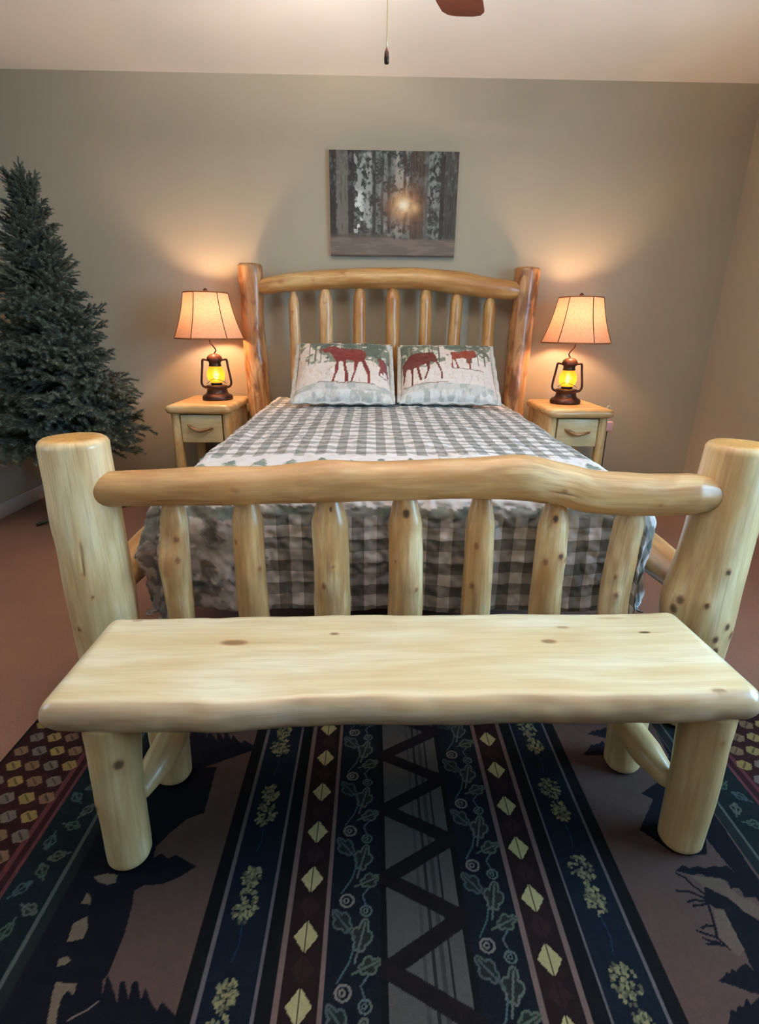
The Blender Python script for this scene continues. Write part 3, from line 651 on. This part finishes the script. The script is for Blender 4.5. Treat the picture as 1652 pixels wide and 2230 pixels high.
pillow('pillow', .575, .49, .17, 770, 1545, [(ELK_B, (98, 44, 36)), (ELK_C, (128, 58, 40))], 77, (.345, 1.72, .744), (math.radians(-54), 0, math.radians(-2)), 'quilted pillow printed with two elk, large one grazing head down')

# ------------------------------------------------------------------ bench
BO = (-.009, -.336)
bench = empty('log_bench', BO+(0,), 'pale log bench with live-edge plank seat at foot of bed', 'bench')
bx0, bx1, by0, by1, bt, bth = -.725, .697, -.171, .171, .465, .075
def slab(name, x0, x1, y0, y1, zt, th, mat, parent, nx, ny, knots, wav, seed, er, edge_dark=.16):
    """plank along x with rounded live edges; knots (x, y, len, wid, dark)"""
    # profile round the section, starting at back bottom: parameter list of (yy in -1..1 edge, kind)
    half = (y1-y0)/2; yc = (y0+y1)/2
    top = [(yy, 0.) for yy in np.linspace(half-er, -(half-er), ny)]
    fr = [(-(half-er)-er*math.sin(a), -th/2+th/2*math.cos(a)) for a in np.linspace(0, PI, 14)[1:-1]]
    bot = [(yy, -th) for yy in np.linspace(-(half-er), half-er, 10)]
    bk = [((half-er)+er*math.sin(a), -th/2-th/2*math.cos(a)) for a in np.linspace(0, PI, 14)[1:-1]]
    pr = np.array(top+fr+bot+bk); m = len(pr)
    x = np.linspace(x0, x1, nx)
    V, W = [], []
    for i, xx in enumerate(x):
        e = min(xx-x0, x1-xx)/.035; sc = math.sqrt(max(1-(1-min(e, 1))**2, 0)) if e < 1 else 1.
        # round the ends: shrink depth slightly, thickness more
        sy = (1-.10*(1-sc)); sz = .25+.75*sc
        w1 = wav*fbm(np.array(xx*5.), np.array(seed*1.), seed, 3)*2; w2 = wav*fbm(np.array(xx*6.), np.array(seed+9.), seed+3, 3)*2
        for (py, pz) in pr:
            isf = py < -(half-er)+1e-9; isb = py > (half-er)-1e-9
            kf = min(max((-py-(half-er-.06))/.06, 0), 1); kb = min(max((py-(half-er-.06))/.06, 0), 1)
            off = w1*kf*kf*(3-2*kf)+w2*kb*kb*(3-2*kb)
            ripple = .004*fbm(np.array(xx*14.), np.array(pz*30.), seed+20, 2)*(1 if (isf or isb) else 0)
            V.append((xx, yc+py*sy+off+ripple, zt-th/2+(pz+th/2)*sz+(.0015*math.sin(xx*9) if pz == 0 else 0)))
            W.append((py+seed, pz, xx))
    Fc = [(i*m+j, i*m+(j+1) % m, (i+1)*m+(j+1) % m, (i+1)*m+j) for i in range(nx-1) for j in range(m)]
    Fc += [tuple(range(m))[::-1], tuple((nx-1)*m+j for j in range(m))]
    V = np.array(V); kn = np.zeros(len(V))
    topm = V[:, 2] > zt-th*.55
    for (kx, ky, kl, kw, kd) in knots:
        dx = V[:, 0]-kx; dy = V[:, 1]-ky
        kn = np.maximum(kn, kd*np.exp(-((dx/kl)**2+(dy/kw)**2)**3)*topm)
        kn = np.maximum(kn, kd*.4*np.exp(-((dx-kl*2.)/(kl*2.4))**2-(dy/(kw*.35))**2)*topm)
    Wa = np.array(W); ed = np.clip((np.abs(Wa[:, 0]-seed)-(half-er))/(er*.5), 0, 1)*(Wa[:, 1] < -.004)
    kn = np.maximum(kn, edge_dark*ed*(.75+.5*fbm(Wa[:, 2]*9, Wa[:, 1]*40, seed+30, 3)))
    return V, Fc, {'wood': ('FLOAT_VECTOR', np.array(W)), 'knot': ('FLOAT', kn), 'endgrain': ('FLOAT', np.zeros(len(V)))}
def benchknot(u, v, kl, kw, kd):
    x, y = on_floor(u, v, bt); x -= BO[0]; y -= BO[1]
    c, s_ = math.cos(-.026), math.sin(-.026)
    return (x*c-y*s_, x*s_+y*c, kl, kw, kd)
kn = [benchknot(510, 1400, .034, .012, .75), benchknot(728, 1379, .012, .006, .8), benchknot(1195, 1397, .020, .009, .75), benchknot(1225, 1366, .018, .006, .6), benchknot(1403, 1376, .016, .005, .9), benchknot(1565, 1502, .016, .008, .7), benchknot(300, 1352, .015, .005, .6), benchknot(1330, 1345, .04, .006, .4)]
V, Fc, at = slab('seat', bx0, bx1, by0, by1, bt, bth, M['wood_bench'], bench, 420, 110, kn, .006, 3, .030, .62)
V = V+np.array([BO[0], BO[1], 0])
mk('seat', V, Fc, M['wood_bench'], bench, attrs=at)
o = np.array(BO)
for (lx, ly, kk) in ((-.622, -.112, [(.78, PI+.55, .014, .003, .85), (.45, PI-.75, .010, .003, .8)]), (.628, -.112, [(.85, PI+.1, .008, .001, .5)]), (-.60, .112, []), (.60, .118, [])):
    log('leg', [(o[0]+lx*1.01, o[1]+ly, RZ+.014), (o[0]+lx, o[1]+ly, .25), (o[0]+lx*.985, o[1]+ly, bt-bth+.008)], [.046, .0505, .054], M['wood_bench_edge'], bench, knots=kk, wob=.05, chamfer=.012, seg=72, step=.007)
for sx in (-1, 1):
    log('stretcher', [(o[0]+sx*.606, o[1]-.07, .15), (o[0]+sx*.588, o[1], .165), (o[0]+sx*.58, o[1]+.09, .17)], [.022, .036, .036], M['wood_bench_edge'], bench, wob=.08)
bench.rotation_euler = (0, 0, .026)

# ------------------------------------------------------------------ nightstands
def nightstand():
    e = empty('nightstand', (0, 0, 0))
    V, Fc, at = slab('top', -.198, .198, -.27, .255, .70, .052, None, None, 60, 50, [(-.12, .02, .02, .01, .4)], .004, 8, .022)
    mk('top', V, Fc, M['wood_night'], e, attrs=at)
    for sx in (-1, 1):
        for sy in (-1, 1):
            log('leg', [(sx*.155, sy*.20, .012), (sx*.156, sy*.20, .35), (sx*.155, sy*.20, .655)], [.030, .031, .028], M['wood_night'], e, wob=.06, seg=20, knots=[(.7, PI, .008, .002, .6)])
        b = box('side_panel', (sx*.155-.009, sx*.155+.009, -.18, .18, .46, .65), M['wood_plain'], e, .003)
        log('stretcher', [(sx*.155, -.19, .14), (sx*.155, .19, .14)], [.017, .02, .017], M['wood_night'], e, seg=16)
    box('back_panel', (-.14, .14, .19, .205, .46, .65), M['wood_plain'], e, .003)
    box('lower_shelf', (-.145, .145, -.19, .19, .165, .185), M['wood_plain'], e, .004)
    dr = box('drawer', (-.124, .124, -.222, -.20, .468, .638), M['wood_plain'], e, .005)
    log('twig_handle', [(-.075, -.232, .578), (-.055, -.244, .566), (-.01, -.252, .548), (.03, -.25, .553), (.07, -.236, .560)], [.006, .010, .012, .010, .006], M['wood_mott'], dr, seg=14, chamfer=.004)['label'] = 'dark curved twig drawer handle'
    return e
t = NT('plain_pine_board'); co = t.coord(); g1 = t.noise(t.scalev(co, (.12, 1, 1)), 30, 4); 
M['wood_plain'] = t.done(t.bsdf(t.ramp(g1, [(.3, rgba((222, 202, 156))), (.55, rgba((208, 182, 132))), (.8, rgba((176, 138, 90)))]), .45, .4, g1, .1, .002, coat=.15))
ns = nightstand(); ns2 = copy_tree(ns)
ns.location = (-1.138, 2.075, 0); ns2.location = (1.158, 2.055, 0)
tag(ns, 'log nightstand with one drawer standing between fir tree and bed', 'nightstand', 'log nightstands flanking the bed')
tag(ns2, 'log nightstand with one drawer, pink tag and cord hanging at side', 'nightstand', 'log nightstands flanking the bed')

# ------------------------------------------------------------------ lantern lamps
t = NT('aged_bronze'); nz = t.noise(t.coord(), 60, 3)
M['bronze'] = t.done(t.bsdf(t.ramp(nz, [(.3, rgba((44, 30, 26))), (.7, rgba((74, 50, 40)))]), .38, .5, nz, .1, .002, metal=.6))
t = NT('linen_shade'); co = t.coord(); w1 = t.noise(t.scalev(co, (1, 1, 8)), 60, 2); w2 = t.noise(t.scalev(co, (8, 8, 1)), 40, 2)
sc = t.mix(.5, t.ramp(w1, [(.3, rgba((200, 142, 112))), (.7, rgba((230, 176, 142)))]), t.ramp(w2, [(.3, rgba((196, 138, 108))), (.7, rgba((234, 180, 146)))]))
df = t.n('ShaderNodeBsdfDiffuse'); tl = t.n('ShaderNodeBsdfTranslucent'); t.l(sc, df.inputs[0]); t.l(sc, tl.inputs[0])
ms = t.n('ShaderNodeMixShader'); ms.inputs[0].default_value = .085; t.l(df.outputs[0], ms.inputs[1]); t.l(tl.outputs[0], ms.inputs[2]); M['shade'] = t.done(ms)
M['shade_seam'] = plain('dark_shade_braid', (92, 56, 36), .8, .2)
M['shade_trim'] = plain('tan_shade_trim', (150, 96, 60), .8, .2)
t = NT('amber_globe'); tr = t.n('ShaderNodeBsdfTransparent'); tr.inputs[0].default_value = (1, .62, .12, 1); tl = t.n('ShaderNodeBsdfTranslucent'); tl.inputs[0].default_value = (1, .55, .08, 1)
gl = t.n('ShaderNodeBsdfGlossy'); gl.inputs['Roughness'].default_value = .1; m1 = t.n('ShaderNodeMixShader'); m1.inputs[0].default_value = .55; t.l(tr.outputs[0], m1.inputs[1]); t.l(tl.outputs[0], m1.inputs[2])
m2 = t.n('ShaderNodeMixShader'); m2.inputs[0].default_value = .06; t.l(m1.outputs[0], m2.inputs[1]); t.l(gl.outputs[0], m2.inputs[2]); M['globe'] = t.done(m2)
def emit(name, c, s_):
    t = NT(name); e = t.n('ShaderNodeEmission'); e.inputs[0].default_value = tuple(c)+(1,); e.inputs[1].default_value = s_; return t.done(e)
M['flame'] = emit('flame_bulb_glow', (1, .62, .22), FLAME_L)
M['bulb'] = emit('shade_bulb_glow', (1, .66, .38), LAMP_L)
def lamp(mirror):
    e = empty('lantern_lamp', (0, 0, 0)); s = mirror
    lathe('base', [(.0, 0), (.094, 0), (.096, .012), (.09, .026), (.074, .034), (.066, .044), (.062, .064), (.07, .076), (.074, .082), (.06, .088), (.03, .092), (0, .092)], M['bronze'], e)
    lathe('burner', [(.034, .092), (.036, .10), (.026, .112), (.018, .12), (0, .12)], M['bronze'], e, seg=20)
    lathe('globe', [(.036, .104), (.05, .122), (.056, .15), (.052, .176), (.04, .198), (.034, .206)], M['globe'], e, close=False)
    lathe('flame_bulb', [(0, .12), (.009, .124), (.015, .140), (.014, .152), (.007, .168), (.002, .176), (0, .178)], M['flame'], e, seg=16)
    cap = lathe('cap', [(.036, .204), (.04, .21), (.036, .216), (.038, .232), (.05, .238), (.05, .246), (.044, .262), (.030, .276), (.012, .282), (0, .283)], M['bronze'], e)
    for sx in (-1, 1):
        tube('side_tube', [(sx*.046, 0, .244), (sx*.068, 0, .246), (sx*.074, 0, .236), (sx*.078, 0, .20), (sx*.088, 0, .13), (sx*.090, 0, .10), (sx*.082, 0, .082), (sx*.062, 0, .072)], .0075, M['bronze'], e, n=40)
    tube('wire_guard', [(-.058, -.03, .10), (-.02, -.06, .13), (.03, -.05, .12), (.06, -.02, .10)], .0018, M['bronze'], e, n=24, seg=6)
    tube('stem', [(0, .0, .281), (s*.012, 0, .302), (s*-.004, 0, .33), (s*-.018, 0, .352), (s*-.018, 0, .40), (s*-.018, 0, .47)], .0042, M['bronze'], e, n=40)
    X0 = s*-.018
    lathe('bulb', [(0, .47), (.012, .47), (.013, .485), (.026, .51), (.028, .53), (.018, .552), (0, .56)], M['bulb'], e, c=(X0, 0, 0), seg=20)
    lathe('finial', [(.004, .632), (.012, .638), (.013, .65), (.008, .658), (0, .662)], M['bronze'], e, c=(X0, 0, 0), seg=16)
    # bell shade with scalloped (cut-corner) plan, open above and below
    nS, nZ = 96, 14; z0, z1, r0, r1 = .372, .634, .206, .130
    V = []; A0 = -PI/2-PI/6
    def rs(a, h):
        q = r0+(r1-r0)*h-.009*math.sin(PI*h)
        k = abs(((a/(PI/3)) % 1)-.5)*2
        return q*(1-.045*(1-k**2))
    for i in range(nS):
        a = 2*PI*i/nS+A0
        for j in range(nZ):
            h = j/(nZ-1); r = rs(2*PI*i/nS, h); V.append((X0+r*math.cos(a), r*math.sin(a), z0+(z1-z0)*h))
    Fc = [(i*nZ+j, ((i+1) % nS)*nZ+j, ((i+1) % nS)*nZ+j+1, i*nZ+j+1) for i in range(nS) for j in range(nZ-1)]
    sh = mk('shade', V, Fc, M['shade'], e)
    for q in range(6):
        a = 2*PI*q/6+A0
        tube('seam', [(X0+(rs(2*PI*q/6, h)+.001)*math.cos(a), (rs(2*PI*q/6, h)+.001)*math.sin(a), z0+(z1-z0)*h) for h in (0, .25, .5, .75, 1)], .0026, M['shade_seam'], sh, n=14, seg=6)
    for h, rr in ((0, .0045), (1, .004)):
        P = [(X0+rs(2*PI*i/nS, h)*math.cos(2*PI*i/nS+A0), rs(2*PI*i/nS, h)*math.sin(2*PI*i/nS+A0), z0+(z1-z0)*h) for i in range(nS+1)]
        tube('trim_ring', P, rr, M['shade_trim'], sh, n=nS+1, seg=6)
    for q in range(3):
        a = 2*PI*q/3+.4; tube('spider_arm', [(X0, 0, .632), (X0+r1*.96*math.cos(a), r1*.96*math.sin(a), z1-.003)], .002, M['bronze'], sh, n=4, seg=6)
    return e
la = lamp(1); la.rotation_euler = (0, 0, .27); la.location = (-1.097, 2.108, .7025)
lb = lamp(-1); lb.rotation_euler = (0, 0, -.34); lb.location = (1.155, 2.095, .7025)
tag(la, 'bronze lantern table lamp on nightstand beside the fir tree, shade lit', 'lamp', 'lantern lamps on the nightstands')
tag(lb, 'bronze lantern table lamp on nightstand with the hanging cord, shade lit', 'lamp', 'lantern lamps on the nightstands')

# cord with pink tag at the right nightstand
M['black_cord'] = plain('black_cord_rubber', (20, 18, 20), .5, .4)
M['pinkish'] = plain('pinkish_plastic', (238, 176, 164), .5, .4)
cd_ = empty('lamp_cord', (1.405, 1.98, .006), 'thin black cord with small pink plastic tag hanging beside nightstand', 'cord')
tube('cord', [(1.405, 1.99, .64), (1.407, 1.98, .60), (1.406, 1.975, .4), (1.41, 1.98, .2), (1.42, 2.02, .03), (1.45, 2.10, .012), (1.47, 2.25, .012)], .0028, M['black_cord'], cd_, n=60, seg=8)
tg = box('tag', (1.372, 1.438, 1.963, 1.987, .540, .604), M['pinkish'], cd_, .010, 3); tg['label'] = 'small pink plastic tag'
box('plug_prong', (1.400, 1.404, 1.973, 1.977, .600, .622), M['trim'], cd_)
tube('white_wire', [(1.376, 1.99, .66), (1.40, 1.985, .70), (1.412, 1.98, .66), (1.41, 1.976, .60)], .0028, M['trim'], cd_, n=24, seg=8)

# ------------------------------------------------------------------ canvas picture
px0, px1, pz0, pz1 = -.368, .415, 1.579, 2.152
nu, nv = 360, 270
u = np.linspace(0, 1, nu); v = np.linspace(0, 1, nv); U, Vv = np.meshgrid(u, v, indexing='ij')
pc = Paint(U, Vv, (46, 47, 46)); rr = np.random.RandomState(4)
def sm(x, a, b): q = np.clip((x-a)/(b-a), 0, 1); return q*q*(3-2*q)
def over(w, col): pc.c = pc.c*(1-w[..., None])+lin(col)*w[..., None]
n1 = fbm(U*30, Vv*24, 61, 4); n2 = fbm(U*11, Vv*9, 71, 3); n3 = fbm(U*44, Vv*20, 77, 4); n4 = fbm(U*70, Vv*60, 83, 2)
over(sm(n1, -.15, .35), (96, 102, 100)); over(.8*sm(-n2, .02, .3)*sm(Vv, .2, .5), (34, 40, 38)); over(.5*sm(n4, .05, .4), (110, 114, 110))
def gapfill(u0, u1, v0, v1, k, col):
    w = sm(U, u0-.02, u0+.03)*(1-sm(U, u1-.03, u1+.02))*sm(Vv, v0-.03, v0+.03)*(1-sm(Vv, v1-.05, v1+.03)); over(k*w*sm(n3+.5*n1, -.02, .22), col)
gapfill(.17, .34, .22, 1.02, .85, (150, 152, 150)); gapfill(.18, .26, .24, .64, .9, (214, 214, 208)); gapfill(.36, .50, .55, 1.02, .7, (120, 124, 124)); gapfill(.50, .62, .56, 1.02, .8, (168, 160, 148)); gapfill(.72, .87, .2, 1.02, .75, (128, 132, 128)); gapfill(.38, .6, .2, .34, .6, (140, 136, 130))
for x0, x1, c, yb in ((.0, .05, (40, 36, 34), .16), (.055, .14, (96, 94, 88), .16), (.145, .19, (36, 34, 33), .18), (.335, .36, (44, 46, 46), .2), (.40, .42, (48, 52, 50), .22), (.45, .475, (44, 48, 48), .22), (.575, .598, (62, 46, 38), .22), (.63, .74, (70, 56, 48), .15), (.74, .77, (82, 84, 80), .18), (.865, .90, (42, 42, 40), .16), (.90, 1.0, (64, 62, 58), .14)):
    q = .008*fbm(Vv*6, U*0+x0*20, 5); w = sm(U, x0+q-.006, x0+q+.006)*(1-sm(U, x1+q-.006, x1+q+.006))*sm(Vv, yb-.01, yb+.02)
    over(.92*w, c); over(.6*w*sm(fbm(U*100, Vv*7, 91, 3), -.05, .3), tuple(np.array(c)*.62)); over(.35*w*sm(n3, .1, .4)*sm(Vv, .5, .8), (120, 126, 124))
w = 1-sm(Vv, .15, .19+.05*(U < .5)); over(w, (94, 85, 78)); over(.6*w*sm(fbm(U*9, Vv*45, 19, 3), -.1, .3), (116, 102, 92)); over(.5*(1-sm(np.abs(Vv-.2), .0, .03))*(U < .45), (50, 48, 46)); over(1-sm(Vv, .005, .02), (54, 42, 36))
d = np.hypot((U-.58)*1.3, (Vv-.50)); lf = .55+.45*sm(n1, -.3, .1)
over(.75*np.exp(-(d/.17)**2)*lf, (150, 98, 64)); over(.95*np.exp(-(d/.095)**2)*lf, (240, 190, 132)); over(np.exp(-(d/.05)**2), (255, 238, 205))
over(.8*np.exp(-(np.hypot((U-.665)*1.5, (Vv-.475)*1.1)/.05)**2), (220, 178, 128))
t = NT('canvas_print'); M['print'] = t.done(t.bsdf(t.attr('print').outputs['Color'], .6, .3, t.noise(t.coord(), 500, 1), .1, .001))
M['canvas'] = plain('pale_canvas_edge', (176, 172, 164), .8, .2)
pic = empty('canvas_print', (.0235, YB-.032, pz0), 'unframed canvas print of dim forest with low sun on wall', 'picture')
box('stretched_canvas', (px0, px1, YB-.030, YB-.001, pz0, pz1), M['canvas'], pic, .002)
mk('print_face', np.stack([px0+U*(px1-px0), np.full(U.shape, YB-.0312), pz0+Vv*(pz1-pz0)], -1).reshape(-1, 3), quads(nu, nv), M['print'], pic, attrs={'print': ('FLOAT_COLOR', pc.out())})

# ------------------------------------------------------------------ artificial fir tree
t = NT('fir_needles'); nz = t.noise(t.coord(), 30, 2); oi = t.n('ShaderNodeObjectInfo').outputs['Random']
c1 = t.ramp(nz, [(.3, rgba((72, 80, 66))), (.7, rgba((122, 126, 106)))]); c2 = t.ramp(nz, [(.3, rgba((60, 70, 64))), (.7, rgba((100, 110, 100)))])
M['fir'] = t.done(t.bsdf(t.mix(oi, c1, c2), .7, .3))
M['bark'] = plain('brown_bark', (62, 50, 38), .9, .1)
M['green_metal'] = plain('dark_green_metal', (26, 40, 32), .5, .4)
TX, TY = -1.915, 1.79
tree = empty('fir_tree', (TX, TY, 0), 'slim dark green artificial fir tree in corner of room', 'fir tree')
def bough_mesh(seed):
    R = np.random.RandomState(seed); V = []; Fc = []
    def brush(p0, p1, ln, dens, r0):
        p0 = np.array(p0); p1 = np.array(p1); L = np.linalg.norm(p1-p0); T = (p1-p0)/L
        ref = np.array([0, 0, 1.]) if abs(T[2]) < .9 else np.array([1., 0, 0]); N = np.cross(T, ref); N /= np.linalg.norm(N); Bn = np.cross(T, N)
        k = len(V)
        for q, rr_ in ((p0, r0), (p1, r0*.5)):
            for a in range(4): V.append(q+rr_*(math.cos(a*PI/2)*N+math.sin(a*PI/2)*Bn))
        for a in range(4): Fc.append((k+a, k+(a+1) % 4, k+4+(a+1) % 4)); Fc.append((k+a, k+4+(a+1) % 4, k+4+a))
        for i in range(int(L*dens)):
            s_ = R.uniform(0, 1); a = R.uniform(0, 2*PI); base = p0+(p1-p0)*s_
            d_ = (math.cos(a)*N+math.sin(a)*Bn)*.8+T*R.uniform(.5, .9); d_ /= np.linalg.norm(d_)
            w = np.cross(d_, T); w /= np.linalg.norm(w)+1e-9; l_ = ln*R.uniform(.75, 1.15)
            k = len(V); V.append(base-w*.0048); V.append(base+w*.0048); V.append(base+d_*l_); Fc.append((k, k+1, k+2))
    def main(s_): return np.array([s_, 0, -.06*s_+.16*s_*s_])
    n = 5
    for i in range(n): brush(main(i/n), main((i+1)/n), .060, 620, .010)
    tw = 17
    for i in range(tw):
        s_ = .15+.80*i/tw; sd = 1 if i % 2 else -1; l_ = (.36*(1-s_)+.16)*R.uniform(.8, 1.2)
        p0 = main(s_); an = R.uniform(.45, .95); p1 = p0+l_*np.array([math.cos(an), sd*math.sin(an), R.uniform(-.15, .35)])
        pm = (p0+p1)/2+np.array([0, 0, .02])
        brush(p0, pm, .056, 620, .007); brush(pm, p1, .052, 640, .006)
    return np.array(V), Fc
protos = []
for sd in (1, 2, 3, 4):
    V, Fc = bough_mesh(sd); me = bpy.data.meshes.new('bough'); me.from_pydata([tuple(x) for x in V], [], Fc); me.materials.append(M['fir']); me.update(); protos.append(me)
log('trunk', [(TX, TY, .05), (TX+.003, TY, .9), (TX, TY, 1.86)], [.018, .016, .008], M['bark'], tree, seg=12, wob=.02, chamfer=.004)
lathe('stand_sleeve', [(.024, .06), (.026, .06), (.026, .22), (.024, .22)], M['green_metal'], tree, c=(TX, TY, 0), seg=16)
for q in range(4):
    a = PI/4+q*PI/2
    tube('stand_leg', [(TX+.02*math.cos(a), TY+.02*math.sin(a), .16), (TX+.12*math.cos(a), TY+.12*math.sin(a), .05), (TX+.26*math.cos(a), TY+.26*math.sin(a), .012)], .009, M['green_metal'], tree, n=12, seg=8)
RT = random.Random(9)
nb = 270
for i in range(nb):
    f = i/(nb-1); z = .50+1.30*f**1.12
    rz = .47*(1-(z-.44)/1.54)**.9+.03
    L = rz*RT.uniform(.82, 1.12); az = i*2.39996+RT.uniform(-.25, .25)
    L = min(L, .40/max(-math.cos(az), .2), .50/max(math.sin(az), .2))
    el = -.12+.95*((z-.40)/1.45)**1.8+RT.uniform(-.14, .14)
    o_ = bpy.data.objects.new('bough', protos[i % 4]); COL.objects.link(o_); o_.parent = tree
    o_.location = (0, 0, z); sc_ = L/1.12; o_.scale = (sc_, sc_*RT.uniform(.9, 1.25), max(sc_, .16)); o_.rotation_euler = (RT.uniform(-.5, .5), -el, az)
for i in range(7):
    o_ = bpy.data.objects.new('bough', protos[i % 4]); COL.objects.link(o_); o_.parent = tree
    L = .18 if i else .20; o_.location = (0, 0, 1.72); o_.scale = (L, L*.8, L); o_.rotation_euler = (0, -(PI/2-.12 if i == 0 else 1.0), i*1.05)

# ------------------------------------------------------------------ ceiling fan
FX, FY = -.072, .10
FZ = -.105        # drop of the whole fan head below its first height
fan = empty('ceiling_fan', (FX, FY, ZC), 'ceiling fan with reddish brown wooden blades and hanging pull chain', 'ceiling fan')
M['fan_metal'] = plain('fan_bronze', (70, 50, 40), .35, .5, metal=.7)
t = NT('fan_blade_wood'); g1 = t.noise(t.scalev(t.coord(), (.1, 1, 1)), 40, 3)
M['blade'] = t.done(t.bsdf(t.ramp(g1, [(.3, rgba((112, 52, 36))), (.7, rgba((146, 76, 54)))]), .4, .4, coat=.2))
M['fan_glass'] = emit('lit_fan_globe', (1, .91, .79), FAN_L)
t = NT('alabaster_bowl'); df = t.n('ShaderNodeBsdfDiffuse'); tl = t.n('ShaderNodeBsdfTranslucent'); df.inputs[0].default_value = (.75, .66, .52, 1); tl.inputs[0].default_value = (.8, .6, .4, 1)
ms = t.n('ShaderNodeMixShader'); ms.inputs[0].default_value = .12; t.l(df.outputs[0], ms.inputs[1]); t.l(tl.outputs[0], ms.inputs[2]); M['alabaster'] = t.done(ms)
M['brass'] = plain('brass_chain', (200, 180, 130), .3, .5, metal=.8)
lathe('canopy', [(0, ZC-.001), (.075, ZC-.001), (.072, ZC-.03), (.03, ZC-.06), (.018, ZC-.065)], M['fan_metal'], fan, c=(FX, FY, 0))
tube('downrod', [(FX, FY, ZC-.05), (FX, FY, ZC-.30)], .012, M['fan_metal'], fan, n=4, seg=12)
lathe('motor_housing', [(.02, 2.345), (.06, 2.335), (.11, 2.30), (.12, 2.26), (.115, 2.215), (.08, 2.185), (.05, 2.175), (0, 2.175)], M['fan_metal'], fan, c=(FX, FY, FZ))
lathe('light_fitter', [(.03, 2.178), (.03, 2.10), (.02, 2.045)], M['fan_metal'], fan, c=(FX, FY, FZ))
lathe('light_bowl', [(.0, 2.03), (.06, 2.034), (.11, 2.055), (.145, 2.09), (.16, 2.125), (.157, 2.126), (.14, 2.093), (.105, 2.062), (.055, 2.042), (0, 2.04)], M['alabaster'], fan, c=(FX, FY, FZ), seg=40)
lathe('lit_bulb_ring', [(.10, 2.085), (.135, 2.092), (.135, 2.104), (.10, 2.104)], M['fan_glass'], fan, c=(FX, FY, FZ), seg=40)
ta = math.atan2(.80-FY, .194-FX)
for q in range(5):
    a = ta+q*2*PI/5; ca, sa = math.cos(a), math.sin(a)
    OL = [(.20, .050), (.35, .062), (.55, .070), (.66, .074), (.715, .069), (.735, .054), (.743, .028)]
    top_ = OL+[(r, -w) for r, w in OL[::-1]]
    V = []
    for zz_ in (.004, -.004):
        for r, w in top_: V.append((FX+r*ca-w*sa, FY+r*sa+w*ca, 2.205+FZ+zz_+w*.16))
    n = len(top_); Fc = [tuple(range(n))[::-1], tuple(n+i for i in range(n))]+[(i, (i+1) % n, n+(i+1) % n, n+i) for i in range(n)]
    bl = mk('blade', V, Fc, M['blade'], fan, smooth=False)
    tube('blade_iron', [(FX+.10*ca, FY+.10*sa, 2.20+FZ), (FX+.16*ca, FY+.16*sa, 2.192+FZ), (FX+.27*ca, FY+.27*sa, 2.194+FZ)], [.012, .012, .018], M['fan_metal'], bl, n=8, seg=8)
ch = tube('pull_chain', [(FX, FY, 1.93), (FX, FY, 1.82), (FX, FY, 1.718)], 0.0013, M['brass'], fan, n=12, seg=6)
lathe('chain_fob', [(0, 1.692), (.005, 1.693), (.0058, 1.702), (.005, 1.713), (.0025, 1.721), (0, 1.722)], M['bronze'], ch, c=(FX, FY, 0), seg=14)
